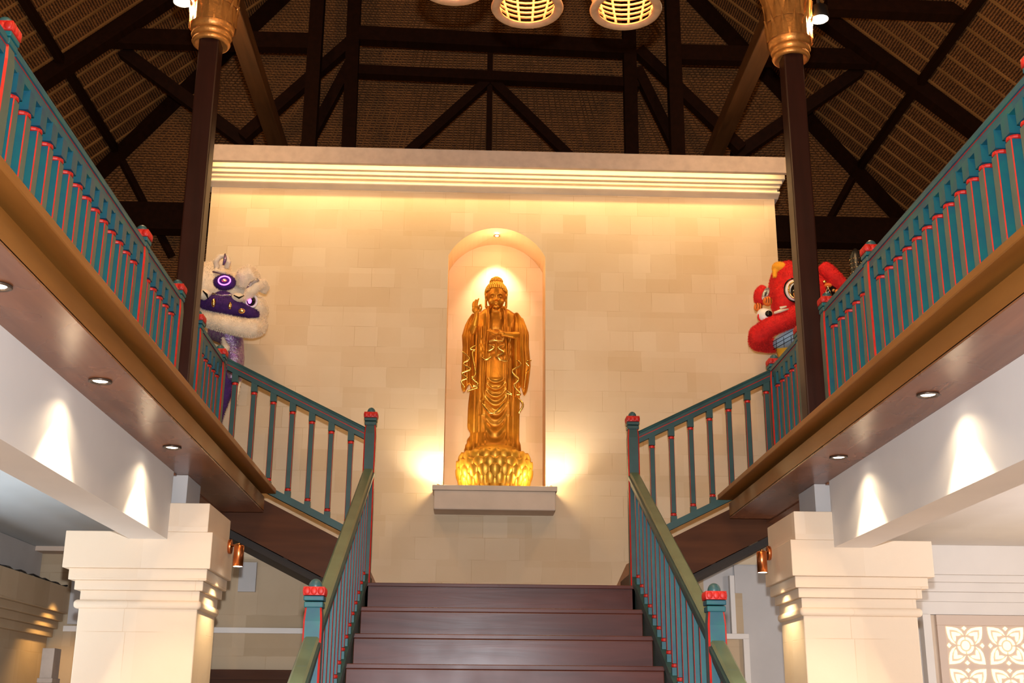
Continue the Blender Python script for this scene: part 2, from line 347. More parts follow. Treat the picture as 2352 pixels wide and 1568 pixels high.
# ledge under the niche
t = empty('niche_ledge', (0, 9.388, 3.10), 'pale stone ledge projecting from the wall under the arched niche', 'ledge')
mb = MB(); mb.box(-.476, .476, 9.125, 9.40, 3.254, 3.293); mb.local(t).build('top_slab', 'ledge', t, bevel=.004)
mb = MB(); mb.box(-.464, .464, 9.135, 9.40, 3.108, 3.254); mb.local(t).build('body', 'ledge', t, bevel=.008)
for s in (-1, 1):
    side = 'left' if s < 0 else 'right'
    t = empty('uplight', (s*.425, 9.23, 3.293), 'small bronze uplight on the %s end of the stone ledge' % side, 'light', 'uplights on the niche ledge')
    mb = MB(); mb.lathe([(.018, 0), (.02, .004), (.02, .022), (.015, .024)], 16); mb.build('housing', 'brass', t, True)
    mb = MB(); mb.lathe([(.014, .0242), (.010, .026), (.001, .0262)], 16); mb.build('lens', 'lamp', t, True)
    light('uplight_beam', 'SPOT', (s*.46, 9.19, 3.335), 19, (1, .84, .60), (s*.50, 9.46, 3.85), spot_size=math.radians(120), spot_blend=1, shadow_soft_size=.03)
    light('uplight_glow', 'POINT', (s*.40, 9.22, 3.36), 5.0, (1, .76, .40), shadow_soft_size=.03)

# ------------------------------------------------------------ Buddha statue
# (px, pv): sizes read off in a front elevation, then turned into metres about the statue's own axis
SX, SY, SZ = 0.0, 9.44, 3.293
kx, kz = .00365, .0037
def X(u): return (u-1140)*kx
def Z(v, y=0): return 1.6+(5.114-(v-632)*kz-1.6)*(SY+y)/SY-SZ
st = empty('buddha_statue', (SX, SY, SZ), 'golden standing Buddha statue on a lotus base in the lit arched niche', 'statue')
# lotus pedestal
lot = MB()
lprof = [(.225, 0), (.245, .012), (.262, .04), (.282, .086), (.294, .14), (.292, .187), (.278, .234), (.255, .265), (.235, .285), (.215, .305), (.19, .345), (.05, .347)]
lot.lathe(lprof, 48)
lotus = lot.build('lotus_pedestal', 'gold_lotus', st, True)
def petal_mesh(wd, ht, bulge, tip):
    p = MB(); nu, nv = 11, 12; g = []
    for j in range(nv):
        b = 1-(1-j/(nv-1))**2 if j else 0
        b = min(b, .9995)
        wj = wd*.5*(.80+.35*math.sin(PI*min(b*1.05, 1)*.62))*math.sqrt(max(0, 1-max(0, (b-.68)/.32)**2.1))
        for i in range(nu):
            a = -1+2*i/(nu-1)
            out = bulge*math.sin(PI*(.15+.85*b)*.75)*(1-a*a*.75)+tip*b**3+.006*(1-abs(a)**4)
            ridge = .0015*math.exp(-(a/.2)**2)
            g.append((a*wj, -(out+ridge), b*ht))
    p.v = g
    for j in range(nv-1):
        for i in range(nu-1): p.f.append((j*nu+i, j*nu+i+1, (j+1)*nu+i+1, (j+1)*nu+i))
    # closed back so that each petal has thickness
    n0 = len(p.v); p.v += [(x, y+.010, z) for x, y, z in g]
    for j in range(nv-1):
        for i in range(nu-1): p.f.append((n0+j*nu+i, n0+(j+1)*nu+i, n0+(j+1)*nu+i+1, n0+j*nu+i+1))
    for j in range(nv-1):
        for i, r_ in ((0, 0), (nu-1, 1)):
            a, b = j*nu+i, (j+1)*nu+i; p.f.append((a, b, n0+b, n0+a) if r_ == 0 else (b, a, n0+a, n0+b))
    for i in range(nu-1):
        a, b = (nv-1)*nu+i, (nv-1)*nu+i+1; p.f.append((b, a, n0+a, n0+b))
    p.m = [0]*len(p.f); return p.mesh('petal', ['gold_lotus'], True)
rows = [(.001, .070, .245, .080, .020, .014), (.030, .088, .260, .088, .022, .012), (.086, .094, .273, .094, .024, .010), (.145, .096, .276, .098, .024, .004), (.205, .098, .262, .098, .022, -.008)]
for ri, (z0, ht, rad, wd, bul, tip) in enumerate(rows):
    pm = petal_mesh(wd, ht, bul, tip)
    for k in range(20):
        a = 2*PI*(k+.5*(ri % 2))/20
        link('petal', pm, lotus, (rad*math.sin(a), -rad*math.cos(a), z0), (0, 0, a))
# seed rim on top of the lotus
mb = MB()
for k in range(64):
    a = 2*PI*k/64; mb.ell((.232*math.cos(a), .232*math.sin(a), .296+.006*math.sin(k*2.1)), (.011, .011, .010), n=8, k=6)
mb.build('stamen_rim', 'gold', lotus, True)

def lerp_tab(tab, v):
    if v <= tab[0][0]: return tab[0][1:]
    for a, b in zip(tab, tab[1:]):
        if v <= b[0]:
            t = (v-a[0])/(b[0]-a[0]); return tuple(p+(q_-p)*t for p, q_ in zip(a[1:], b[1:]))
    return tab[-1][1:]
# robe: (v, left px, right px, depth front m, depth back m)
RT = [(704, -20, 21, .050, .05), (712, -32, 34, .066, .06), (722, -46, 50, .080, .07), (735, -55, 60, .095, .08), (752, -56, 61, .108, .085), (790, -54, 56, .112, .085), (830, -55, 55, .115, .085), (880, -55, 55, .115, .085),
      (930, -58, 55, .112, .085), (970, -60, 55, .108, .085), (992, -55, 54, .112, .09), (1006, -59, 55, .125, .095), (1017, -65, 58, .138, .11), (1024, -67, 59, .140, .11), (1032, -67, 59, .140, .11)]
def sm(a, b, x):
    t = min(1, max(0, (x-a)/(b-a))); return t*t*(3-2*t)
def fold(x, v):
    """outward relief of the drapery at front-elevation pixel offset x and height v"""
    d = 0
    out = sm(16, 26, abs(x))
    pl = math.sin(x*.62+.9*math.sin(v*.021)+(.6 if x > 0 else 0))*.5+.5*math.sin(x*1.15+v*.012)
    d += .0075*pl*out*sm(735, 770, v)
    # open robe: raised lapel bands beside the bare chest and down the front
    lx = 17+4*sm(760, 800, v)+6*sm(880, 940, v)
    if v < 955:
        d += .010*math.exp(-((abs(x-1)-lx)/3.2)**2); d -= .007*math.exp(-((abs(x-1)-lx-7)/2.6)**2)
    if abs(x-1) < lx and v < 762: d -= .022*sm(704, 712, v)*(1-sm(756, 766, v))
    # smooth belly panel
    d += .010*math.exp(-((x-1)/20)**2)*sm(795, 830, v)*(1-sm(885, 930, v))
    # waist frills
    if 772 < v < 835 and abs(x) < 36: d += .0022*math.sin((v+6*math.sin(x*.33))*.40)*sm(772, 780, v)*(1-sm(826, 835, v))
    # hanging U folds on the shins
    if v > 866:
        c = v+.030*x*x
        d += .0085*math.sin(2*PI*(c-872)/(13+.05*(v-866)))*math.exp(-(x/21)**4)*sm(866, 884, v)*(1-sm(1006, 1018, v))
    # two crossed hems at the knees
    for s in (-1, 1):
        e = v-(915+.62*(24-abs(x))) if False else v-(945-.8*abs(x-1))
        if s*x > 2 and abs(x) < 32: d += .008*math.exp(-(e/3.0)**2)
    return d
rb = MB(); NT, NV = 160, 220; vt = [704+(1032-704)*i/(NV-1) for i in range(NV)]
for v in vt:
    l, r, df, db = lerp_tab(RT, v); cxx = (l+r)/2; hw = (r-l)/2
    for j in range(NT):
        a = 2*PI*j/NT; ca, sa = math.cos(a), math.sin(a)   # a=-90deg is the front
        pw = .85; ex = math.copysign(abs(ca)**pw, ca); ey = math.copysign(abs(sa)**pw, sa)
        px_ = cxx+hw*ex; dep = (df if sa < 0 else db)*ey
        f_ = fold(px_, v) if sa < .2 else .006*math.sin(px_*.7)
        rb.v.append((px_*kx+f_*ca, dep+f_*(sa if abs(sa) > .1 else -.1), Z(v, -df*.9)+(.9*df*.37 if False else 0)))
for i in range(NV-1):
    for j in range(NT): rb.f.append((i*NT+(j+1) % NT, i*NT+j, (i+1)*NT+j, (i+1)*NT+(j+1) % NT))
rb.f.append(tuple((NV-1)*NT+j for j in range(NT))); rb.f.append(tuple(NT-1-j for j in range(NT))); rb.m = [0]*len(rb.f)
robe = rb.build('robe', 'gold', st, True)
setk(robe, 'long golden robe falling in pleats and hanging U folds')

# figure: head, neck, chest, arms, hands, feet as one skin
fg = MB()
P = lambda u, v, y: (X(u), y, Z(v, y))
hc = P(1139.5, 681, -.03); HX = 1139.5
fg.ell(hc, (.078, .088, .100), n=28, k=20)
fg.ell(P(HX, 694, -.052), (.064, .064, .068), n=24, k=16)                # jaw
fg.ell(P(HX, 707.5, -.086), (.028, .022, .017))                          # chin
for s in (-1, 1):
    fg.ell(P(HX+s*9, 695, -.078), (.032, .026, .030))                   # cheek
    fg.ell(P(HX+s*8.3, 682.5, -.108), (.0175, .010, .0075), (0, s*.10, 0))   # lowered lid
    fg.tube([P(HX+s*2.5, 678, -.116), P(HX+s*8, 675.2, -.116), P(HX+s*13.5, 677.5, -.100)], .0040, 6)   # brow
    fg.ell(P(HX+s*22.5, 683, -.02), (.012, .024, .034)); fg.tube([P(HX+s*22.6, 686, -.024), P(HX+s*23, 696, -.026), P(HX+s*22.3, 706, -.028)], [.010, .0095, .0115], 10); fg.ell(P(HX+s*22.3, 706.5, -.028), .0118)
fg.tube([P(HX, 678, -.112), P(HX, 684, -.124), P(HX, 690.5, -.134)], [.006, .009, .012], 8)
fg.ell(P(HX-2.8, 691, -.120), (.009, .009, .007)); fg.ell(P(HX+2.8, 691, -.120), (.009, .009, .007))
fg.ell(P(HX, 697.5, -.116), (.020, .010, .0050)); fg.ell(P(HX, 700.8, -.114), (.016, .010, .0055))
fg.tube([P(HX, 704, -.012), P(HX, 724, -.020)], [.050, .062], 20)
for v_ in (714, 718): fg.lathe([(.050, -.004), (.058, 0), (.050, .004)], 24, P(HX, v_, -.018))
fg.ell(P(HX, 752, -.012), (.112, .088, .15), n=24, k=14)                # chest
for s in (-1, 1): fg.ell(P(HX+s*10, 746, -.050), (.055, .034, .045))
fg.ell(P(HX, 785, -.06), (.09, .045, .10))
# raised right arm (viewer's left)
fg.tube([P(1092, 735, -.02), P(1081, 770, -.06), P(1086, 766, -.10), P(1092, 750, -.145), P(1095.5, 730, -.165), P(1096.5, 719, -.17)], [.045, .042, .036, .029, .021, .018], 14)
def finger(pts, r0, r1):
    n = len(pts); fg.tube(pts, [r0+(r1-r0)*i/(n-1) for i in range(n)], 10); fg.ell(pts[-1], r1*1.02, n=10, k=6)
fg.ell(P(1094.5, 714, -.172), (.034, .0145, .036), (0, .12, 0), n=18, k=12)
finger([P(1087.5, 708, -.172), P(1087.2, 701, -.173), P(1088.6, 696, -.176)], .0088, .0062)
finger([P(1091.2, 706, -.173), P(1091.8, 697, -.174), P(1093.6, 691, -.178)], .0096, .0068)
finger([P(1095.6, 705, -.173), P(1097.2, 694.5, -.174), P(1099.8, 688.5, -.178)], .0100, .0068)
finger([P(1100.2, 707, -.173), P(1105.2, 702, -.188), P(1106.2, 707, -.210)], .0096, .0070)
finger([P(1098, 719, -.172), P(1104.5, 716, -.192), P(1106.4, 709.5, -.212)], .0110, .0072)
# left forearm across the body, palm up
fg.tube([P(1190, 738, -.02), P(1202, 768, -.05), P(1190, 773, -.11), P(1174, 772, -.155), P(1160, 770, -.175), P(1150, 769, -.185)], [.045, .042, .036, .027, .021, .018], 14)
fg.ell(P(1150, 767.5, -.185), (.036, .028, .0125), (0, .08, 0), n=18, k=12)
for i, (u0, v0, u1, v1, y0) in enumerate(((1143, 768.5, 1124, 765, -.205), (1143, 767.5, 1120, 763.5, -.192), (1144, 766.5, 1121, 762, -.178), (1145, 765.5, 1125, 760.8, -.165))):
    finger([P(u0, v0, y0), P((u0+u1)/2, (v0+v1)/2+1.2, y0-.004), P(u1, v1-1, y0)], .0085, .006)
finger([P(1152, 764.5, -.165), P(1145, 760.0, -.170), P(1137, 759.5, -.178)], .0095, .0065)
skin = remesh(fg, .0033, 3, .5)
skin.build('body', 'gold', st, True)
for s in (-1, 1):
    g = MB(); g.ell((s*.055, -.135, Z(1027, -.12)), (.034, .050, .018)); g.build('foot', 'gold', st, True)
# hair of small curls, and the raised knot
hr = MB(); HZ = Z(676, -.0); KZ = Z(650, -.012)
hr.ell((hc[0], .0, HZ), (.084, .086, .088), n=24, k=16); hr.ell((hc[0], -.012, KZ), (.046, .046, .044), n=20, k=12)
for lat in range(11):
    th = .16+lat*.165; n_ = max(1, int(2*PI*math.sin(th)*.088/.0178))
    for kk in range(n_):
        a = 2*PI*(kk+.5*(lat % 2))/n_; x, y, z = math.sin(th)*math.cos(a), math.sin(th)*math.sin(a), math.cos(th)
        if y < -.20 and z < .36-.18*(1-min(1, abs(x)*1.5)) and lat > 7-(1 if abs(x) < .25 else 0)+(1 if abs(x) > .65 else 0): continue
        if lat > 9 and y < .1: continue
        hr.ell((hc[0]+x*.088, y*.096-.012 if y < 0 else y*.088, HZ+z*.092), (.0102, .0102, .0092), n=8, k=6)
for lat in range(5):
    th = .1+lat*.40; n_ = max(1, int(2*PI*math.sin(th)*.049/.0165))
    for kk in range(n_):
        a = 2*PI*(kk+.5*(lat % 2))/n_; hr.ell((hc[0]+math.sin(th)*math.cos(a)*.050, -.012+math.sin(th)*math.sin(a)*.050, KZ+math.cos(th)*.047), (.0098, .0098, .0088), n=8, k=6)
hair = hr.build('hair', 'gold_lotus', st, True); setk(hair, 'rows of tight golden curls with a raised top knot')
# sleeves: hanging closed sheets with pleats and a wavy hem
def sleeve(edge_l, edge_r, v0, v1, yc, yth, ph, hem, fr):
    s_ = MB(); nu, nv = 44, 60
    for k in range(2):
        for j in range(nv):
            b = j/(nv-1)
            for i in range(nu):
                a = i/(nu-1); vb = v1+hem(a); v = v0+(vb-v0)*b
                l = lerp_tab(edge_l, v)[0]; r = lerp_tab(edge_r, v)[0]; u = l+(r-l)*a
                pl = math.sin(a*fr+ph+b*.8)*(.003+.010*b)+math.sin(a*fr*2.3+b*2)*.0025
                prof_ = math.sqrt(max(0, 1-(2*a-1)**2))
                y = yc(v)+(-1 if k == 0 else 1)*yth*(.25+.75*prof_)*(1-.45*b)+(pl if k == 0 else pl*.8)
                if a in (0, 1): y = yc(v)+pl*.9
                s_.v.append((X(u), y, Z(v, yc(v))))
    o_ = nu*nv
    for j in range(nv-1):
        for i in range(nu-1):
            s_.f.append((j*nu+i, (j+1)*nu+i, (j+1)*nu+i+1, j*nu+i+1)); s_.f.append((o_+j*nu+i, o_+j*nu+i+1, o_+(j+1)*nu+i+1, o_+(j+1)*nu+i))
    for i in range(nu-1):
        s_.f.append((i, i+1, o_+i+1, o_+i)); s_.f.append(((nv-1)*nu+i+1, (nv-1)*nu+i, o_+(nv-1)*nu+i, o_+(nv-1)*nu+i+1))
    s_.m = [0]*len(s_.f); return s_
slp = sleeve([(728, 1084), (738, 1077), (752, 1070), (775, 1064), (800, 1066), (860, 1065), (905, 1064), (930, 1073)], [(728, 1094), (738, 1094), (760, 1092), (800, 1091), (860, 1095), (930, 1100)],
             728, 896, lambda v: -.04-.055*sm(730, 790, v), .052, .4, lambda a: 9*math.sin(a*9)-10*(a-.4)**2*4, 17)
slp.build('right_sleeve', 'gold', st, True)
srp = sleeve([(724, 1180), (738, 1180), (760, 1178), (800, 1176), (860, 1178), (930, 1181)], [(724, 1190), (738, 1200), (752, 1207), (772, 1213), (800, 1213), (842, 1217), (880, 1213), (930, 1204)],
             724, 900, lambda v: -.035-.065*sm(725, 775, v), .055, 1.4, lambda a: 11*math.sin(a*8+1)+8*(.5-a), 16)
srp.build('left_sleeve', 'gold', st, True)
# rippling hems
def hemline(pts, r=.0088):
    p = []; n = len(pts); V3 = [Vector(P(*q_)) for q_ in pts]
    for i in range(n-1):
        a, b, c, d = V3[max(0, i-1)], V3[i], V3[i+1], V3[min(n-1, i+2)]
        for j in range(5):
            t = j/5; p.append(.5*((2*b)+(c-a)*t+(2*a-5*b+4*c-d)*t*t+(3*b-a-3*c+d)*t**3))
    p.append(V3[-1]); return p, [r*(.5+.5*math.sin(PI*(.08+.84*k_/len(p)))) for k_ in range(len(p))]
hm = MB()
for line in ([(1066, 812, -.15), (1082, 828, -.155), (1069, 840, -.15), (1085, 852, -.155), (1066, 862, -.15), (1078, 872, -.155), (1065, 880, -.15), (1073, 893, -.145)],
             [(1096, 797, -.15), (1083, 806, -.155), (1094, 808, -.15), (1088, 816, -.15), (1096, 862, -.15), (1088, 872, -.155), (1102, 886, -.15), (1090, 890, -.155), (1102, 893, -.15), (1078, 902, -.15)],
             [(1186, 829, -.15), (1195, 840, -.155), (1177, 852, -.16), (1179, 862, -.155), (1190, 874, -.155), (1180, 888, -.15), (1194, 906, -.15), (1185, 908, -.15)],
             [(1218, 829, -.12), (1206, 834, -.13), (1214, 846, -.12), (1206, 862, -.13), (1203, 894, -.12)], [(1188, 915, -.13), (1200, 930, -.13), (1190, 950, -.12)],
             [(1123, 787, -.142), (1138, 785, -.15), (1156, 787, -.142)], [(1123, 796, -.142), (1136, 801, -.148), (1122, 810, -.142)], [(1156, 796, -.142), (1144, 801, -.148), (1157, 812, -.142), (1144, 820, -.146), (1150, 830, -.142), (1168, 832, -.13)],
             [(1109, 824, -.128), (1116, 830, -.135), (1131, 822, -.14)], [(1110, 700+228, -.125), (1133, 951, -.142), (1160, 925, -.125)], [(1163, 898, -.13), (1176, 908, -.13), (1162, 905, -.13)]):
    pp, r = hemline(line); hm.tube(pp, r, 8)
hm.build('rippled_hem', 'gold_edge', st, True)
lp = MB()
for s in (-1, 1):
    pp = [P(1140+s*12, 709, -.058), P(1140+s*17, 716, -.082), P(1141+s*18, 735, -.112), P(1141+s*18, 758, -.120), P(1141+s*21, 790, -.128), P(1141+s*24, 840, -.130), P(1141+s*28, 900, -.125), P(1141+s*26, 930, -.12)]
    lp.tube(pp, [.005, .008, .010, .010, .009, .008, .007, .005], 8)
lp.tube([P(1140, 776, -.142), P(1140, 800, -.148), P(1140, 822, -.146)], [.006, .007, .005], 8)
lp.build('lapel', 'gold', st, True)

# ------------------------------------------------------------ main staircase
T, H, Z0, Y0 = .40, .1895, 2.455, 8.2
t = empty('main_staircase', (CX, 4.0, 0), 'wide polished mahogany staircase rising to the landing below the niche', 'staircase')
for i in range(1, 13):
    y = Y0-i*T; z = Z0-i*H
    if z < .05: break
    mb = MB(); mb.box(-.895, .895, y, y+T+.02, z-.028, z); mb.box(-.89, .89, y+T-.002, y+T+.02, z, z+H-.028, 0)
    for k in range(len(mb.v)): mb.v[k] = (mb.v[k][0], mb.v[k][1]-4.0, mb.v[k][2])
    mb.build('step', 'step', t, bevel=.004)
def NZ(y): return Z0+(y-Y0)*H/T
for s in (-1, 1):
    mb = MB(); ya, yb = 3.9, 8.26
    pl = [(ya, NZ(ya)-.33), (yb, NZ(yb)-.33), (yb, NZ(yb)+.02), (ya, NZ(ya)+.02)]
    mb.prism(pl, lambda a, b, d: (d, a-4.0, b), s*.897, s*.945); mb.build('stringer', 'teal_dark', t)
mb = MB(); mb.box(CX-.95, CX+.95, 8.19, 9.388, 2.27, Z0-.004); mb.box(CX-.9, CX+.9, 8.175, 8.20, Z0-.024, Z0)
lf = mb.build('landing', 'step', bevel=.003)
setk(lf, 'mahogany landing between the main stairs and the stone wall', 'landing')

# balusters ---------------------------------------------------
def baluster_mesh(Hh, w, top=.085, bot=.07, mats=('teal', 'red', 'grey_sheen')):
    b = MB()
    h = w/2*1.18
    b.box(-h*.95, h*.95, -h*.95, h*.95, 0, bot, 0); b.box(-h, h, -h, h, Hh-top, Hh, 0)
    for z in (bot, Hh-top-.022):
        b.lathe([(h*.62, 0), (h*.95, .004), (h*1.02, .011), (h*.95, .018), (h*.62, .022)], 12, (0, 0, z), 1)
    z0, z1 = bot+.022, Hh-top-.022; c = w/2; k = w*.07
    ring = [(-c, -c+k), (-c+k, -c), (c-k, -c), (c, -c+k), (c, c-k), (c-k, c), (-c+k, c), (-c, c-k)]
    v = [(x, y, z0) for x, y in ring]+[(x, y, z1) for x, y in ring]
    f = [(i, (i+1) % 8, (i+1) % 8+8, i+8) for i in range(8)]+[tuple(range(7, -1, -1)), tuple(range(8, 16))]
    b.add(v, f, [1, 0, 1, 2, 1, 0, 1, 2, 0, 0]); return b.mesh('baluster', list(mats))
def newel(parent, x, y, z0, z1, w=.085, mats=('teal', 'red', 'teal_top')):
    """square post with red chamfers, stepped neck, red cap and a ball; z1 is the top of the ball"""
    b = MB(); c = w/2; k = w*.10; zt = z1-.125
    ring = [(-c, -c+k), (-c+k, -c), (c-k, -c), (c, -c+k), (c, c-k), (c-k, c), (-c+k, c), (-c, c-k)]
    def sec(z, s_=1): return [(x+px*s_, y+py*s_, z) for px, py in ring]
    v = sec(z0)+sec(zt-.06)+sec(zt, .86)
    f = [(i, (i+1) % 8, (i+1) % 8+8, i+8) for i in range(8)]+[(8+i, 8+(i+1) % 8, (i+1) % 8+16, i+16) for i in range(8)]
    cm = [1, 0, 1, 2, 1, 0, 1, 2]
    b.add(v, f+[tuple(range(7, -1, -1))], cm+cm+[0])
    post = b.build('newel_post', list(mats), parent, origin=(x, y, z0))
    b = MB(); b.box(x-c, x+c, y-c, y+c, zt, zt+.026); b.box(x-c*1.07, x+c*1.07, y-c*1.07, y+c*1.07, zt+.030, zt+.052)
    o = b.build('neck', mats[0], post, bevel=.004); o.location = (-x, -y, -z0)
    b = MB()
    b.box(x-c*1.12, x+c*1.12, y-c*1.12, y+c*1.12, zt+.054, zt+.092)
    for i in (-1, 0, 1):
        for dx, dy, rx, ry in ((i*c*.72, -c*1.10, .37, .14), (i*c*.72, c*1.10, .37, .14), (-c*1.10, i*c*.72, .14, .37), (c*1.10, i*c*.72, .14, .37)): b.ell((x+dx, y+dy, zt+.073), (c*rx, c*ry, .018), n=10, k=6)
    o = b.build('cap', 'red', post, True, bevel=.004); o.location = (-x, -y, -z0)
    b = MB(); b.ell((x, y, zt+.098), (c*.72, c*.72, .034), n=18, k=12)
    o = b.build('finial', 'teal_top', post, True); o.location = (-x, -y, -z0)
    return post
def rail_profile(w, h): # list of (offset, z) and material per edge
    return [(-w/2, 0), (-w/2, h*.45), (-w*.36, h*.55), (-w*.42, h*.8), (-w*.3, h), (w*.3, h), (w*.42, h*.8), (w*.36, h*.55), (w/2, h*.45), (w/2, 0)]
def rail(parent, name, p, q_, wv, hv, m_top, m_side, under=True):
    """moulded rail from p to q (underside of the main moulding), with a red bead and a lower fillet"""
    p = Vector(p); q_ = Vector(q_); d = (q_-p).normalized(); side = d.cross(Vector((0, 0, 1))).normalized(); upv = Vector((0, 0, 1))
    pr = rail_profile(wv, hv); n = len(pr); b = MB()
    v = [c+side*a+upv*z for c in (p, q_) for a, z in pr]
    f = [(i, (i+1) % n, (i+1) % n+n, i+n) for i in range(n)]+[tuple(range(n-1, -1, -1)), tuple(range(n, 2*n))]
    fm = [1, 1, 0, 0, 0, 0, 0, 1, 1, 1, 1, 1]
    b.add(v, f, fm)
    if under:
        v = [c+side*a+upv*z for c in (p, q_) for a, z in ((-wv*.40, -.006), (-wv*.40, 0), (wv*.40, 0), (wv*.40, -.006))]
        b.add(v, [(i, (i+1) % 4, (i+1) % 4+4, i+4) for i in range(4)]+[(3, 2, 1, 0), (4, 5, 6, 7)], 2)
        v = [c+side*a+upv*z for c in (p, q_) for a, z in ((-wv*.36, -.040), (-wv*.40, -.006), (wv*.40, -.006), (wv*.36, -.040))]
        b.add(v, [(i, (i+1) % 4, (i+1) % 4+4, i+4) for i in range(4)]+[(3, 2, 1, 0), (4, 5, 6, 7)], 1)
    return b.build(name, [m_top, m_side, 'red'], parent)

# main stair rails
SXR = .913
for s in (-1, 1):
    side = 'left' if s < 0 else 'right'; x = CX+s*SXR-(.0 if s < 0 else -.0)
    t = empty('stair_railing', (x, 4.0, 0), 'teal railing with handrail lit warm from above on the %s side of the central stairs' % side, 'railing', 'railings beside the central stairs')
    L = lambda y, z: (0, y-4.0, z)
    RZ = lambda y: 3.19+.475*(y-8.23)
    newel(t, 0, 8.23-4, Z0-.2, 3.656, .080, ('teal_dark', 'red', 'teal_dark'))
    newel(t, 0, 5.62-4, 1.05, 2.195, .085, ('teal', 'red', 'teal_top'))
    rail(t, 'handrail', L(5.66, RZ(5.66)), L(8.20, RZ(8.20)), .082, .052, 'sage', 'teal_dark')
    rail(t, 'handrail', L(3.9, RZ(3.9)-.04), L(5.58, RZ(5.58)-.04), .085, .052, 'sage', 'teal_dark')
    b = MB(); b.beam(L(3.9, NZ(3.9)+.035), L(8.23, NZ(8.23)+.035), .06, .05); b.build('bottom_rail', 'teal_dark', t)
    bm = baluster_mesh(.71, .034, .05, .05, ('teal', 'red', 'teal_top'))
    y = 8.23-.155
    while y > 5.70: link('baluster', bm, t, (0, y-4.0, NZ(y)+.045)); y -= .164
    y = 5.62-.15
    while y > 4.0: link('baluster', bm, t, (0, y-4.0, NZ(y)+.01)); y -= .164

# ------------------------------------------------------------ side flights
for s in (-1, 1):
    side = 'left' if s < 0 else 'right'; o_ = CX if True else 0
    t = empty('side_staircase', (CX+s*.95, 8.8, Z0), 'short dark flight from the landing up to the %s gallery' % side, 'staircase', 'side flights from the landing')
    W = lambda x: x-(CX+s*.95)
    for i in range(4):
        xa = CX+s*(.95+i*.255); xb = CX+s*(.95+(i+1)*.255); z = Z0+(i+1)*.1505
        mb = MB(); mb.box(min(W(xa), W(xb)), max(W(xa), W(xb)), -.56, .585, z-Z0-.15, z-Z0); mb.build('step', 'stringer', t)
    def zt(ax): return 2.675+.495*(ax-.95)
    mb = MB(); pl = [(.93, zt(.93)-.305), (1.98, zt(1.98)-.305), (1.98, zt(1.98)), (.93, zt(.93))]
    mb.prism(pl, lambda a, b, d: (s*(a-.95), d-8.8, b-Z0), 8.20, 8.245); mb.build('stringer', 'stringer', t)
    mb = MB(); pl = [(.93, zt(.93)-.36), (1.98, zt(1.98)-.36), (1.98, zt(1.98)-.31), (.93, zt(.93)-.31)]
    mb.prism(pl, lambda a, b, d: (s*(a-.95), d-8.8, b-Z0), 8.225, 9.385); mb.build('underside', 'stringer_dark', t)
    mb = MB(); pl = [(.86, Z0), (1.98, 3.02), (1.98, 3.26), (1.0, 2.74)]
    mb.prism(pl, lambda a, b, d: (s*(a-.95), d-8.8, b-Z0), 9.365, 9.387); mb.build('wall_skirting', 'fascia', t)
    # railing in the plane of the upper newels
    g = empty('side_railing', (CX+s*.95, 8.23, Z0), 'dark teal sloping railing along the %s side flight, against the stone wall' % side, 'railing', 'railings along the side flights')
    R0 = lambda ax: 3.435+.49*(ax-.93)     # underside of rail
    B0 = lambda ax: 2.775+.49*(ax-1.07)+.02
    V = lambda ax, z: (s*(ax-.95), 0, z-Z0)
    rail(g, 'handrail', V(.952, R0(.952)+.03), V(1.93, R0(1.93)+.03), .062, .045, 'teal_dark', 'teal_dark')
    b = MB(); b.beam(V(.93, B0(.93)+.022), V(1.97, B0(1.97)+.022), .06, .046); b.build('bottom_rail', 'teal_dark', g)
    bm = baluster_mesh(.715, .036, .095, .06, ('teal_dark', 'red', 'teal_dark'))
    for k in range(7): ax = 1.045+k*.1375; link('baluster', bm, g, V(ax, B0(ax)+.02))

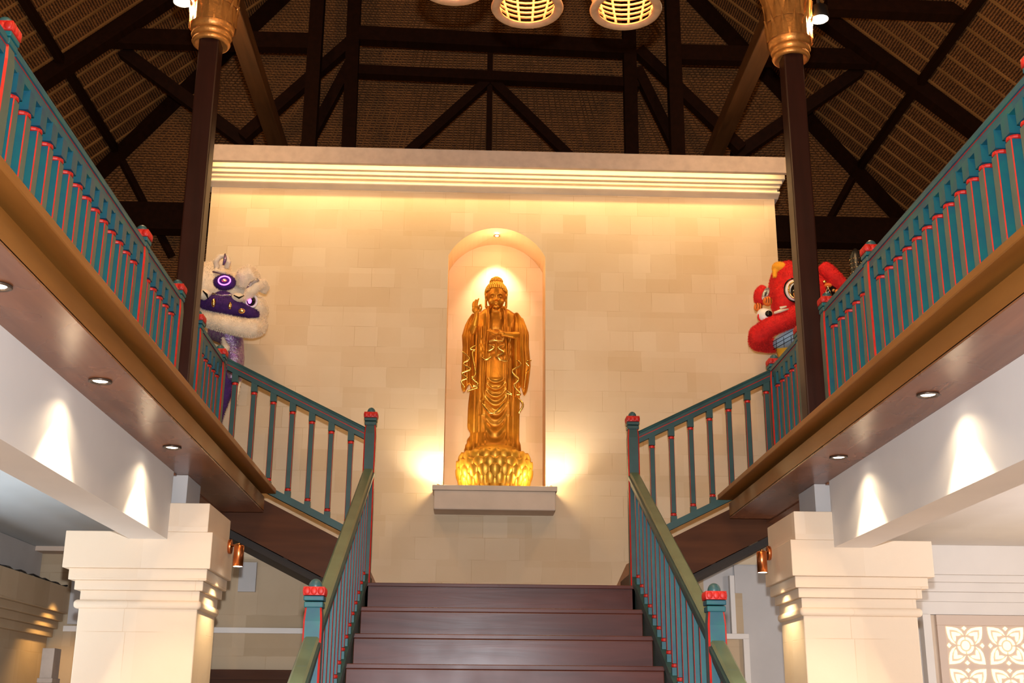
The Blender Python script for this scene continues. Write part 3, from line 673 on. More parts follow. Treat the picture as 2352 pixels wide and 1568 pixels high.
# ------------------------------------------------------------ galleries left and right
DZ = 3.059
for s in (-1, 1):
    side = 'left' if s < 0 else 'right'
    mb = MB(); mb.box(s*1.62, s*6.0, -2.5, 8.04, 2.93, DZ-.002); mb.box(s*2.02, s*6.0, 8.04, 13.2, 2.93, DZ-.002); mb.box(s*1.60, s*2.02, 8.04, 8.12, 2.93, DZ-.002)
    setk(mb.build('floor_gallery_%s' % side, 'stringer'), kind='structure')
    # varnished fascia and soffit
    f = empty('gallery_fascia', (s*1.52, 4, 2.9), 'varnished golden brown wooden edge of the %s gallery' % side, 'fascia', 'wooden edges of the two galleries')
    mb = MB(); mb.box(s*1.49, s*1.66, -2.5, 8.10, 3.026, DZ); mb.local(f).build('lip_board', 'fascia', f, bevel=.004)
    mb = MB(); mb.box(s*1.556, s*1.60, -2.5, 8.05, 2.901, 2.994); mb.local(f).build('face_board', 'fascia', f)
    mb = MB(); mb.box(s*1.556, s*1.84, -2.5, 8.05, 2.893, 2.905); mb.local(f).build('soffit_board', 'soffit', f)
    mb = MB(); mb.box(s*1.84, s*2.6, 6.75, 8.2, 2.885, 2.93); setk(mb.build('trim_%d' % (3 if s < 0 else 4), 'soffit'), kind='structure')
    # white beam, ceiling beyond it
    mb = MB(); mb.box(s*1.835, s*2.04, -2.5, 6.69, 2.519, 2.895)
    bm_ = mb.build('ceiling_beam', 'white'); setk(bm_, 'long white plastered beam under the %s gallery resting on the stone pillar' % side, 'beam', 'white beams under the galleries')
    mb = MB(); mb.box(s*2.04, s*6, -2.5, 9.02 if s > 0 else 9.2, 2.852 if s > 0 else 2.803, 2.892); setk(mb.build('ceiling_%s' % side, 'ceil_white' if s < 0 else 'white'), kind='structure')
    # recessed downlights
    for k, y in enumerate((2.4, 3.65, 4.78, 6.035)):
        if k == 0: pass
        else:
            pos = {1: 'nearest the camera', 2: 'in the middle of the row', 3: 'closest to the stone pillar'}[k]
            d = empty('soffit_downlight', (s*1.695, y, 2.893), 'round recessed downlight in the %s gallery soffit, %s' % (side, pos), 'light', 'downlights in the gallery soffits')
            if not (s > 0 and k == 1):
                mb = MB(); mb.lathe([(.029, .0), (.046, -.001), (.047, -.006), (.040, -.009), (.030, -.004), (.029, 0)], 28, caps=False); mb.build('trim_ring', 'chrome', d, True)
                mb = MB(); mb.lathe([(.030, -.002), (.026, -.0035), (.001, -.004)], 24); mb.build('lens', 'lamp', d, True)
            else: bpy.data.objects.remove(d)
        light('downlight_beam', 'SPOT', (s*1.695, y, 2.875), 50, SOFTW, (s*1.70, y, 0), spot_size=math.radians(84), spot_blend=.4, shadow_soft_size=.012)
        light('downlight_spill', 'SPOT', (s*1.695, y, 2.875), 9, SOFTW, (s*1.70, y, 0), spot_size=math.radians(134), spot_blend=.8, shadow_soft_size=.012)
    # gallery railing
    XR = s*1.966
    g = empty('gallery_railing', (XR, 5.0, DZ), 'bright teal balustrade with red edges along the %s gallery before the timber column' % side, 'railing', 'balustrades of the galleries')
    RZg = .905
    for y in (2.05, 4.05, 6.06, 6.90): newel(g, 0, y-5, 0, 1.035, .085, ('teal', 'red', 'grey_sheen'))
    bmg = baluster_mesh(.825, .056, .085, .05, ('teal', 'red', 'grey_sheen'))
    for a, b, n in ((2.05, 4.05, 14), (4.05, 6.06, 14), (6.06, 6.90, 5)):
        rail(g, 'handrail', (0, a-5+.045, RZg), (0, b-5-.045, RZg), .080, .045, 'teal_top', 'teal')
        mb = MB(); mb.beam((0, a-5, .03), (0, b-5, .03), .07, .05); mb.build('bottom_rail', 'teal', g)
        for k in range(n): link('baluster', bmg, g, (0, a-5+(b-a)*(k+1)/(n+1), .045))
    g = empty('gallery_railing', (XR, 7.9, DZ), 'short teal balustrade between the %s timber column and the side stairs' % side, 'railing', 'balustrades of the galleries')
    for y in (7.47, 8.23): newel(g, 0, y-7.9, 0, 1.035, .085, ('teal', 'red', 'grey_sheen'))
    rail(g, 'handrail', (0, 7.47-7.9+.045, RZg), (0, 8.23-7.9-.045, RZg), .080, .045, 'teal_top', 'teal')
    mb = MB(); mb.beam((0, 7.47-7.9, .03), (0, 8.23-7.9, .03), .07, .05); mb.build('bottom_rail', 'teal', g)
    for k in range(5): link('baluster', bmg, g, (0, 7.47-7.9+.76*(k+1)/6, .045))
    # timber column with gilded capital
    cxx = -1.955 if s < 0 else 1.915
    c = empty('timber_column', (cxx, 7.13, DZ), 'tall dark timber column with gilded capital rising through the %s gallery' % side, 'column', 'timber columns')
    mb = MB(); mb.box(-.066, .066, -.066, .066, 0, 2.95); mb.build('shaft', 'column_wood', c, bevel=.010)
    mb = MB(); zc0 = 5.83-DZ
    def leaf(a, z):
        k = math.cos(a*8)*.5+.5; return 1+.05*k*math.sin(max(0, (z-.10))*14)
    pr = [(.082, .02), (.105, 0), (.118, .006), (.126, .022), (.122, .036), (.118, .046), (.128, .056), (.133, .070), (.128, .084), (.124, .092), (.136, .104), (.142, .122), (.145, .16), (.146, .22), (.144, .28), (.147, .34), (.156, .40), (.17, .46), (.19, .52), (.20, .56), (.12, .565)]
    mb.lathe(pr, 72, (0, 0, zc0), 0, leaf)
    cap_ = mb.build('capital', 'gold_cap', c, True); setk(cap_, 'gilded carved capital with leaf pattern')
    lf_ = MB(); nl = 12
    for kk in range(7):
        for ii in range(7):
            b_ = kk/6; a_ = (ii-3)/3; wl = .034*(1-b_**1.6)*(1 if kk < 6 else 0)
            lf_.v.append((a_*wl, -(.006+.006*(1-a_*a_)+.012*b_**3+(.004 if ii == 3 else 0)), b_*.17))
    for kk in range(6):
        for ii in range(6): lf_.f.append((kk*7+ii, kk*7+ii+1, (kk+1)*7+ii+1, (kk+1)*7+ii))
    lf_.m = [0]*len(lf_.f); lm = lf_.mesh('leaf', ['gold_cap'], True)
    for row, (rr, zz) in enumerate(((.142, .13), (.144, .27))):
        for k in range(nl):
            a = 2*PI*(k+.5*row)/nl; link('leaf', lm, cap_, (rr*math.sin(a), -rr*math.cos(a), zc0+zz), (0, 0, a))
    # floodlight beside the capital
    fl = empty('floodlight', (s*2.17 if s < 0 else 2.13, 7.13, 6.155), 'glaring white round spotlight beside the gilded capital of the %s column' % side, 'light', 'spotlights beside the column capitals')
    mb = MB(); mb.lathe([(.062, -.002), (.066, .01), (.060, .09), (.03, .11)], 28, caps=False); mb.build('housing', 'black', fl, True)
    mb = MB(); mb.lathe([(.058, 0), (.040, -.004), (.001, -.006)], 28); mb.build('lens', 'lamp_hot', fl, True)
    mb = MB(); mb.tube([(0, 0, .1), (0, 0, .35), (-s*.10, 0, .35)], .012, 8); mb.build('bracket', 'black', fl)
    light('flood_point', 'POINT', (fl.location.x, 7.10, 6.13), 34, (1, .72, .40), shadow_soft_size=.05)
    light('flood_roof', 'POINT', (fl.location.x, 7.6, 6.45), 75, (1, .60, .26), shadow_soft_size=.08)
    # tie beam over the columns running back
    mb = MB(); mb.box(s*1.91, s*2.05, 2.0, 13.1, 6.47, 6.60)
    setk(mb.build('tie_beam', 'beam_wood', bevel=.008), 'long timber tie beam running back over the %s column' % side, 'beam', 'tie beams over the columns')

# ------------------------------------------------------------ masonry pillars and what stands on them
for s in (-1, 1):
    side = 'left' if s < 0 else 'right'
    t = empty('stone_pillar', (s*1.98, 6.98, 0), 'broad limestone pillar with stepped capital under the %s gallery' % side, 'pillar', 'limestone pillars')
    def blk(x0, x1, y0, y1, z0, z1, name, mname='stone_pillar', bev=.004):
        b = MB(); b.box(s*x0, s*x1, y0, y1, z0, z1); return b.local(t).build(name, mname, t, bevel=bev)
    blk(1.656, 2.292, 6.745, 7.23, 0, 2.16, 'shaft', bev=.006)
    b = MB(); 
    for x0, x1, y0, y1, z0, z1 in ((1.592, 2.385, 6.68, 7.30, 2.362, 2.56), (1.610, 2.352, 6.70, 7.28, 2.300, 2.362), (1.630, 2.320, 6.72, 7.26, 2.248, 2.300), (1.649, 2.290, 6.74, 7.24, 2.19, 2.248)):
        b.box(s*x0, s*x1, y0, y1, z0, z1)
    b.local(t).build('capital', 'stone_pillar', t, bevel=.004)
    b = MB(); b.box(s*1.637, s*2.320, 6.725, 7.255, 2.150, 2.197); b.local(t)
    o = b.build('torus_moulding', 'stone_pillar', t, bevel=.02); o.modifiers['bevel'].segments = 5
    blk(1.620, 1.872, 6.68, 7.30, 2.56, 2.718, 'top_block')
    blk(1.775, 1.872, 6.78, 7.12, 2.718, 2.893, 'post', 'grey_white')
    # copper sconce
    c = empty('wall_sconce', (s*1.592, 7.15, 2.545), 'copper cylinder downlight on the inner face of the %s stone pillar capital' % side, 'light', 'copper sconces on the pillars')
    b = MB(); b.v = []; b.tube([(0, 0, 0), (-s*.018, 0, 0)], .042, 28); b.build('wall_plate', 'copper', c, True, bevel=.002)
    b = MB(); b.tube([(-s*.016, 0, 0), (-s*.09, -.16, -.005)], .007, 10); b.build('arm', 'brass', c, True)
    b = MB(); b.lathe([(.026, -.115), (.029, -.115), (.029, 0), (.026, .004), (.002, .004)], 28, (-s*.092, -.165, -.018)); b.build('shade', 'copper', c, True)
    b = MB(); b.lathe([(.025, -.1155), (.015, -.113), (.001, -.112)], 20, (-s*.092, -.165, -.018)); b.build('lens', 'lamp', c, True)
    light('sconce_beam', 'SPOT', (s*1.592-s*.085, 6.985, 2.40), 22, (1, .76, .42), (s*1.60, 6.99, 1.2), spot_size=math.radians(95), spot_blend=.8, shadow_soft_size=.012)

# ------------------------------------------------------------ rooms beyond, below the galleries
mb = MB(); mb.box(-3.9, 1.62, 9.392, 9.6, 0, 2.90); setk(mb.build('wall_rear_lower', 'stone_dull'), kind='structure')
mb = MB(); mb.box(1.62, 3.05, 9.392, 9.6, 0, 2.90); mb.box(1.86, 2.5, 9.375, 9.392, 1.2, 2.74); setk(mb.build('wall_rear_right', 'grey_white'), kind='structure')
mb = MB(); mb.box(-3.2, -.95, 9.355, 9.392, 2.195, 2.235); setk(mb.build('trim_5', 'white'), kind='structure')
mb = MB(); mb.box(-2.9, -.95, 9.30, 9.392, 1.86, 1.93); mb.box(-2.9, -.95, 9.34, 9.392, 1.80, 1.86); setk(mb.build('trim_6', 'stringer'), kind='structure')
mb = MB(); mb.box(-2.9, -1.2, 9.36, 9.40, 1.2, 1.80); setk(mb.build('window_1', 'grey_white'), kind='structure')
# bluish return and dark lintel ends behind the left pillar
mb = MB(); mb.box(-1.93, -1.80, 9.355, 9.392, 2.50, 2.72); mb.box(-3.18, -2.3, 9.37, 9.392, 2.25, 2.769); setk(mb.build('trim_7', 'grey_white'), kind='structure')
# left side wall with cornice
mb = MB(); mb.box(-3.9, -3.31, 5.5, 9.36, 0, 2.45)
for x_, z0, z1 in ((-3.18, 2.32, 2.512), (-3.21, 2.265, 2.32), (-3.24, 2.21, 2.265), (-3.27, 2.15, 2.21)): mb.box(-3.9, x_, 5.5, 9.36, z0, z1)
setk(mb.build('wall_left', 'stone_dull', bevel=.004), kind='structure')
mb = MB(); mb.box(-3.95, -3.42, 5.5, 9.36, 2.512, 2.80); setk(mb.build('wall_left_upper', 'grey_white'), kind='structure')
mb = MB(); mb.box(-3.42, -2.2, 9.2, 9.385, 2.769, 2.803); setk(mb.build('ceiling_cross_beam', mat('pinkish_plaster', (.62, .48, .38), .7)), 'pale cross beam under the ceiling behind the left pillar', 'beam')
mb = MB(); mb.box(-2.98, -2.90, 8.30, 8.44, 0, 2.02); mb.box(-2.99, -2.89, 8.29, 8.45, 1.80, 1.83)
setk(mb.build('stone_post', 'board', bevel=.004), 'slim grey stone post beside the warm lit wall left of the pillar', 'post')
b = MB(); random.seed(3); b.tube([(-3.20+.01*math.sin(i*1.7), 7.6+i*.09, 2.520+.008*math.sin(i*2.3+1)) for i in range(20)], .007, 6)
setk(b.build('cable', 'black'), 'black cable lying loosely along the top of the cornice at the far left', 'cable')
light('left_room_lamp', 'SPOT', (-3.02, 9.0, 2.45), 20, (1, .58, .18), (-3.25, 9.1, 1.2), spot_size=math.radians(100), spot_blend=.8, shadow_soft_size=.03)
light('left_ceiling_fill', 'AREA', (-3.3, 6.2, 1.6), 32, (.78, .90, 1), (-3.2, 6.6, 2.9), shape='DISK', size=.8)  # unseen fill added below the left ceiling, aimed up to brighten it
light('right_ceiling_fill', 'AREA', (3.6, 6.4, 1.5), 16, (.95, .95, 1), (3.5, 6.8, 2.9), shape='DISK', size=.8)  # added upward fill for the right ceiling, no fixture
# right room: back wall, cornice, backlit lattice window
mb = MB(); mb.box(2.55, 5.2, 9.02, 9.2, 0, 2.852); setk(mb.build('wall_right', 'white'), kind='structure')
mb = MB()
for y, z0, z1 in ((8.90, 2.636, 2.852), (8.92, 2.583, 2.636), (8.94, 2.515, 2.583), (8.965, 2.445, 2.515), (8.975, 2.352, 2.445)): mb.box(2.55, 5.2, y, 9.02, z0, z1)
setk(mb.build('trim_8', 'white', bevel=.003), kind='structure')
wn = empty('window_2', (3.9, 9.0, 1.6), None, None); setk(wn, kind='structure')
def wbox(x0, x1, y0, y1, z0, z1, name, mm_, par=None, bev=0):
    b = MB(); b.box(x0, x1, y0, y1, z0, z1); return b.local(wn).build(name, mm_, par or wn, bevel=bev)
wbox(3.135, 3.195, 8.93, 9.02, 0.9, 2.349, 'window_jamb', 'white', bev=.003)
wbox(3.195, 3.245, 8.985, 9.02, .9, 2.349, 'window_reveal', 'ledge')
fr = wbox(3.245, 5.0, 8.955, 8.99, 2.275, 2.349, 'window_frame', 'screen', bev=.003); wbox(3.245, 3.303, 8.955, 8.99, .9, 2.275, 'window_frame', 'screen', bev=.003)
wbox(3.303, 5.0, 8.97, 9.0, .9, 2.275, 'screen_panel', 'screen')
def flower(b, cx_, cz_, c):
    """open work of one cell: four pointed petals with inner chevrons, ring segments, a disc and four lozenges; each a thin lit plate"""
    y0, y1 = 8.962, 8.972
    def poly(pts): b.prism([(cx_+x*c, cz_+z*c) for x, z in pts], lambda a, z, d: (a, d, z), y0, y1)
    n = 24; poly([(.105*math.cos(2*PI*k/n), .118*math.sin(2*PI*k/n)) for k in range(n)])
    for q4 in range(4):
        R_ = Matrix.Rotation(q4*PI/2, 2)
        def tr(L_): return [tuple(R_@Vector(p)) for p in L_]
        a0, a1 = .10, PI/2-.10
        arc_o = [(.22*math.cos(a0+(a1-a0)*k/8), .22*math.sin(a0+(a1-a0)*k/8)) for k in range(9)]
        arc_i = [(.155*math.cos(a0+(a1-a0)*k/8), .155*math.sin(a0+(a1-a0)*k/8)) for k in range(9)]
        for k in range(8): poly(tr([arc_i[k], arc_o[k], arc_o[k+1], arc_i[k+1]]))
        # outer petal outline band, both halves
        o1 = [(.485, .485), (.33, .475), (.19, .445), (.085, .37), (.030, .265)]; i1 = [(.405, .405), (.29, .400), (.20, .378), (.115, .325), (.030, .265)]
        for k in range(4): 
            poly(tr([o1[k], o1[k+1], i1[k+1], i1[k]]) if k < 3 else tr([o1[3], o1[4], i1[3]]))
            sw = [(z, x) for x, z in o1]; si = [(z, x) for x, z in i1]
            poly(tr([sw[k+1], sw[k], si[k], si[k+1]]) if k < 3 else tr([sw[4], sw[3], si[3]]))
        poly(tr([(.350, .350), (.25, .345), (.14, .315), (.10, .270), (.17, .245), (.25, .25)])); poly(tr([(.350, .350), (.25, .25), (.245, .17), (.270, .10), (.315, .14), (.345, .25)]))
        poly(tr([(.385, 0), (.45, .066), (.50, 0), (.45, -.066)])) if q4 in (0, 1, 2, 3) else None
b = MB()
for i in range(5):
    for j in range(3): flower(b, 3.447+i*.306, 2.132-j*.298, .275)
b.local(wn).build('glowing_cutouts', 'screen_lit', wn)
setk(bpy.data.objects['glowing_cutouts'], 'backlit flower shaped cutouts')
light('window_glow', 'AREA', (3.9, 8.6, 1.9), 4, (1, .75, .45), (3.9, 7.5, 1.9), shape='RECTANGLE', size=1.2, size_y=.7)
# framing behind the right pillar
t = empty('panel_frame', (1.78, 9.3, 1.6), 'white painted strips framing stone panels behind the right stair newel', 'frame')
for x0, x1, z0, z1 in ((1.812, 1.848, 2.225, 2.66), (1.76, 1.94, 2.185, 2.225), (1.895, 1.94, 1.3, 2.19)):
    b = MB(); b.box(x0, x1, 9.33, 9.392, z0, z1); b.local(t).build('strip', 'white', t, bevel=.002)
for x0, x1, z0, z1 in ((1.848, 1.912, 2.225, 2.53), (1.66, 1.895, 1.3, 2.187)):
    b = MB(); b.box(x0, x1, 9.37, 9.394, z0, z1); b.local(t).build('stone_panel', 'stone_dull', t)

# ------------------------------------------------------------ roof
AP = Vector((0, 11.3, 11.807)); PYB = 13.5; PZ = 7.30; CXR = 5.25
mS = (AP.z-PZ)/CXR
def roofz_side(x): return AP.z-mS*abs(x)
mb = MB(); uvs = []
def rquad(vs_, uv): mb.add(vs_, [(0, 1, 2, 3)] if len(vs_) == 4 else [(0, 1, 2)], 0); uvs.append(uv)
ex = 1.9    # the planes go on below the plate
for s in (-1, 1):
    xo = CXR+ex; L_ = math.hypot(xo, mS*xo)
    # plane from the ridge down: split at the hip line
    k = (PYB-AP.y)/CXR
    v = [(0, -2.5, AP.z), (0, AP.y, AP.z), (s*xo, AP.y+k*xo, AP.z-mS*xo), (s*xo, -2.5, AP.z-mS*xo)]
    uv = [(-2.5, L_), (AP.y, L_), (AP.y+k*xo, 0), (-2.5, 0)]
    if s < 0: v = v[::-1]; uv = uv[::-1]
    rquad(v, uv)
xo = CXR+ex; k = (PYB-AP.y)/CXR; LB = math.hypot(k*xo, mS*xo)
rquad([tuple(AP), (-xo, AP.y+k*xo, AP.z-mS*xo), (xo, AP.y+k*xo, AP.z-mS*xo)], [(0, LB), (-xo, 0), (xo, 0)])
# battens belong to the thatch surface
def strip(p, q_, w_, nrm, mi=1):
    p = Vector(p); q_ = Vector(q_); d = (q_-p).normalized(); a = d.cross(nrm).normalized()*w_/2; nn = nrm.normalized()*w_
    mb.add([p-a, q_-a, q_+a, p+a, p-a+nn, q_-a+nn, q_+a+nn, p+a+nn], [(4, 5, 6, 7), (0, 1, 5, 4), (2, 3, 7, 6)], mi)
    for _ in range(3): uvs.append([(0, 0)]*4)
for s in (-1, 1):
    nrm = Vector((-s*mS, 0, -1)).normalized()
    y = 2.0
    while y < PYB+.7:
        xh = max(0, (y-AP.y)/k) if y > AP.y else 0
        p = Vector((s*(xh+.02), y, roofz_side(xh+.02))); q_ = Vector((s*xo, y+.0, roofz_side(xo)))
        if xh < xo: strip(p, q_, .020, nrm)
        y += .25
nrm = Vector((0, -(mS/k), -1)).normalized()
for i in range(-62, 63):
    xx = i*xo/62
    strip(AP+Vector((xx*.01, .01, -.01)), (xx+rng.normal(0, .02), AP.y+k*xo, AP.z-mS*xo), .013, nrm, 2)
me = mb.mesh('ceiling', ['thatch', 'batten', 'batten_dark'])
ul = me.uv_layers.new(name='UVMap'); li = 0
for f, uv in zip(me.polygons, uvs):
    for c_, l in zip(uv, f.loop_indices): ul.data[l].uv = c_
ro = bpy.data.objects.new('ceiling', me); C.objects.link(ro); setk(ro, kind='structure')

def truss(name, loc, label, members, mname='timber', group='roof timbers', cat='roof truss'):
    t_ = empty(name, loc, label, cat, group)
    for nm, p, q_, w_, h_, up_ in members:
        b = MB(); b.beam(p, q_, w_, h_, up_); b.local(t_).build(nm, mname, t_)
    return t_
Y1 = 11.12; FY = (0, 1, 0)
def sp(x, dy=0): return roofz_side(x)-.10
truss('roof_truss', (0, Y1, 7), 'front roof truss with horizontal tie and two posts behind the column capitals', [
    ('rafter', (-5.6, Y1, sp(5.6)), (-.3, Y1, sp(.3)), .16, .15, FY), ('rafter', (5.6, Y1, sp(5.6)), (.3, Y1, sp(.3)), .16, .15, FY),
    ('tie', (-4.15, Y1+.1, 8.32), (-1.9, Y1+.1, 8.32), .18, .12, FY), ('tie', (1.9, Y1+.1, 8.30), (4.25, Y1+.1, 8.30), .18, .12, FY),
    ('post', (-1.87, Y1, 6.0), (-1.87, Y1, 10.2), .14, .14, FY), ('post', (1.86, Y1, 6.0), (1.86, Y1, 10.2), .14, .14, FY)])
Y2 = 12.3
truss('roof_truss', (0, Y2, 7), 'rear roof truss above the stone wall with two rails and an A shaped brace', [
    ('post', (-1.52, Y2-.6, 5.5), (-1.56, Y2-.6, 9.6), .14, .13, FY), ('post', (1.47, Y2-.6, 5.5), (1.48, Y2-.6, 9.6), .14, .13, FY),
    ('rail', (-1.50, Y2-.6, 8.72), (1.50, Y2-.6, 8.63), .17, .14, FY), ('rail', (-1.62, Y2-.55, 8.31), (1.58, Y2-.55, 8.23), .11, .12, FY),
    ('brace', (-.045, Y2-.5, 8.28), (-1.12, Y2-.5, 7.15), .10, .10, FY), ('brace', (-.045, Y2-.5, 8.28), (1.05, Y2-.5, 7.12), .10, .10, FY),
    ('king_post', (-.05, Y2-.5, 6.4), (-.05, Y2-.5, 8.7), .06, .06, FY)])
for s in (-1, 1):
    side = 'left' if s < 0 else 'right'
    # hip rafter
    c0 = Vector((s*CXR*1.15, AP.y+k*CXR*1.15, AP.z-mS*CXR*1.15-.12)); a0 = AP+Vector((s*.1, -.05, -.25))
    b = MB(); b.beam(c0, a0, .13, .12, (0, 0, 1)); setk(b.build('hip_rafter', 'timber'), 'thick dark hip rafter climbing the %s corner of the thatched roof' % side, 'rafter', 'roof timbers')
    b = MB(); p0 = Vector((s*4.10, 11.6, 8.47)); p1 = Vector((s*2.62, 11.9, 7.45)); b.beam(p0, p1, .13, .13, FY)
    setk(b.build('diagonal_brace', 'timber'), 'dark diagonal brace slanting down towards the stone wall behind the %s column' % side, 'brace', 'roof timbers')
    b = MB(); b.beam((s*2.66, 11.7, 7.45), (s*1.58, 11.7, 8.62), .12, .12, FY); setk(b.build('diagonal_brace', 'timber'), 'dark brace rising inward between the %s column and the roof posts' % side, 'brace', 'roof timbers')
    b = MB(); b.beam((s*2.0, 11.72, 7.35), (s*1.56, 11.72, 8.40), .11, .11, FY); setk(b.build('diagonal_brace', 'timber'), 'steep short brace against the inner roof post above the %s end of the wall' % side, 'brace', 'roof timbers')
    # purlins
    kq = (4.002-.195)/(7.384-1.6); xq = (kq*(AP.z-1.6)+.195)/(1+kq*mS); xq = xq if s < 0 else xq
    b = MB(); b.beam((s*xq, 2, roofz_side(xq)-.07), (s*xq, AP.y+k*xq, roofz_side(xq)-.07), .07, .08)
    hp = Vector((s*xq, AP.y+k*xq, roofz_side(xq)-.07)); qx = xq-.62; qz = roofz_side(xq)-1.18; qy = AP.y+(AP.z-qz)/mS*k-.07
    b.beam(hp, (s*qx, qy, qz), .07, .07)
    setk(b.build('purlin', 'timber'), 'thin dark purlin crossing the thatch on the %s slope' % side, 'purlin', 'roof timbers')
    b = MB(); b.box(s*1.9, s*5.6, 13.0, 13.2, 6.93, 7.26); setk(b.build('wall_plate_beam', 'timber'), 'heavy black horizontal beam behind the %s column at the foot of the thatch' % side, 'beam', 'roof timbers')
    b = MB(); b.beam((s*4.45, Y1-1.4, 8.02), (s*4.45, 2, 8.02), .001, .001); 
b = MB(); b.beam((3.10, 9.9, 8.07), (4.9, 9.9, 8.03), .14, .14)
setk(b.build('collar_beam', 'timber'), 'dark collar beam crossing the upper right corner of the roof', 'beam', 'roof timbers')
b = MB(); b.box(-6.4, 6.4, 14.3, 14.4, DZ, 7.0); setk(b.build('wall_far', mat('dark_far_wall', (.035, .018, .008), .8, var=.5, vscale=5)), kind='structure')

# ------------------------------------------------------------ pendant lanterns
for nm, lx, ly, lz, lab in (('l', -.325, 5.45, 5.23, 'leftmost round rattan pendant lantern, mostly cut by the top edge'), ('m', .062, 5.5, 5.135, 'middle round rattan pendant lantern glowing orange'), ('r', .578, 5.5, 5.14, 'rightmost round rattan pendant lantern glowing orange')):
    t = empty('pendant_lantern', (lx, ly, lz), lab, 'lantern', 'rattan pendant lanterns')
    b = MB(); b.lathe([(.142, 0), (.150, -.010), (.168, -.014), (.182, -.010), (.189, .002), (.184, .014), (.165, .018), (.148, .012), (.142, 0)], 56, caps=False); b.build('rim', 'rattan_rim', t, True)
    b = MB(); Rd = .150
    for k in range(14):
        a = 2*PI*k/14; b.tube([(Rd*math.cos(a)*(1+.45*math.sin(h_*PI*.55)), Rd*math.sin(a)*(1+.45*math.sin(h_*PI*.55)), .01+h_*.34) for h_ in [j/9 for j in range(10)]], .0068, 6)
    for j in range(1, 10):
        h_ = j/9.5; rr = Rd*(1+.45*math.sin(h_*PI*.55)); b.tube([(rr*math.cos(2*PI*i/36), rr*math.sin(2*PI*i/36), .01+h_*.34) for i in range(37)], .0068, 6)
    b.build('woven_shade', 'rattan', t, True)
    b = MB(); b.lathe([(.218, .35), (.19, .42), (.10, .47), (.02, .49), (.019, .50)], 32); b.build('crown', 'rattan', t, True)
    b = MB(); b.ell((0, 0, .30), (.04, .04, .05)); b.build('bulb', 'bulb', t, True)
    b = MB(); b.tube([(0, 0, .49), (0, 0, 4.0)], .006, 6); b.build('cord', 'black', t)
    light('lantern_lamp', 'POINT', (lx, ly, lz+.22), 13, (1, .56, .20), shadow_soft_size=.05)

# ------------------------------------------------------------ lion dance costumes
M['fur_white'] = mat('cream_fur', (.82, .68, .50), .9, var=.12, vscale=20)
M['fur_purple'] = mat('purple_fur', (.050, .008, .12), .85, var=.3, vscale=30)
M['fur_red'] = mat('red_fur', (.70, .012, .008), .85, var=.2, vscale=30)
M['fur_yellow'] = mat('yellow_fur', (.85, .40, .02), .9)
M['neon'] = mat('neon_ring', (1, .3, 1), .4, emit=(.75, .10, 1), estr=4)
M['silver'] = mat('silver_sequins', (.65, .6, .62), .25, 1, var=.5, vscale=150, bump=.8, bscale=200)
M['orange'] = mat('orange_pompon', (.90, .20, .02), .7, var=.3, vscale=30)
M['foil'] = mat('gold_foil', (.85, .55, .22), .2, 1, bump=.5, bscale=80)
M['eye_white'] = mat('eye_white', (.8, .75, .68), .4)
M['eye_black'] = mat('eye_black', (.006, .005, .005), .1)
M['netting'] = mat('pale_blue_cloth', (.38, .50, .60), .7)
M['sequin_purple'] = mat('purple_sequins', (.16, .05, .20), .3, .6, var=.6, vscale=60, col2=(.35, .30, .36), bump=.6, bscale=90)
LY = 8.72
class Elev:
    """a costume is measured in a front elevation of the place it stands in; y is depth before or behind that plane"""
    def __init__(s, u0, v0, k, base): s.u0, s.v0, s.k, s.b = u0, v0, k, base
    def __call__(s, u, v, y=0):
        f = (s.b[1]+y)/s.b[1]
        return (-.195+(s.b[0]+.195+(u-s.u0)*s.k)*f-s.b[0], y, EYE+(s.b[2]-EYE+(s.v0-v)*s.k)*f-s.b[2])
def ringtube(b, c, rx, rz, r, n=28, m=0, tilt=0, y=0):
    b.tube([(c[0]+rx*math.cos(2*PI*i/n), c[1]+y+math.sin(2*PI*i/n)*tilt, c[2]+rz*math.sin(2*PI*i/n)) for i in range(n+1)], r, 8, m)
# purple and white one, left ------------------------------------
k_ = .00345; e = Elev(520, 765, k_, (-2.05, LY, 4.365))
t = empty('lion_dance_costume', (-2.05, LY, 4.365), 'cream and purple furry lion dance head with a glowing violet ring, left gallery', 'costume', 'lion dance costumes')
g = MB(); 
g.ell(e(470, 665, .18), (.17, .2, .19)); g.ell(e(515, 690, .20), (.26, .22, .20)); g.ell(e(565, 645, .05), (.085, .10, .10)); g.ell(e(500, 620, .2), (.08, .12, .07))
g.ell(e(588, 715, .1), (.08, .14, .09)); g.tube([e(548, 665, .0), e(556, 640, -.03), e(575, 628, -.05)], [.06, .085, .07], 12)
fur(remesh(g, .018, 4), 18000, 0.0132, 0.0018).build('head', 'fur_white', t)
g = MB(); g.tube([e(430, 724, .1), e(455, 733, -.02), e(488, 742, -.12), e(520, 750, -.17), e(550, 757, -.17), e(575, 760, -.12), e(590, 757, -.02), e(592, 748, .10), e(580, 740, .22)], [.055, .06, .062, .066, .068, .070, .068, .066, .06], 14)
fur(remesh(g, .015, 3), 28000, 0.0132, 0.0018).build('jaw_roll', 'fur_white', t)
g = MB(); g.tube([e(560, 694, -.12), e(568, 676, -.16), e(580, 662, -.16), e(594, 655, -.12), e(600, 664, -.08), e(596, 676, -.06)], [.03, .04, .045, .043, .038, .03], 12)
fur(remesh(g, .012, 3), 28000, 0.0121, 0.0018).build('curled_brow', 'fur_white', t)
g = MB(); g.tube([e(455, 690, -.04), e(475, 702, -.10), e(500, 704, -.16), e(525, 708, -.17), e(550, 716, -.15), e(575, 724, -.10), e(588, 728, -.04)], [.045, .055, .07, .075, .052, .04, .028], 12); g.ell(e(510, 695, -.13), (.08, .06, .07))
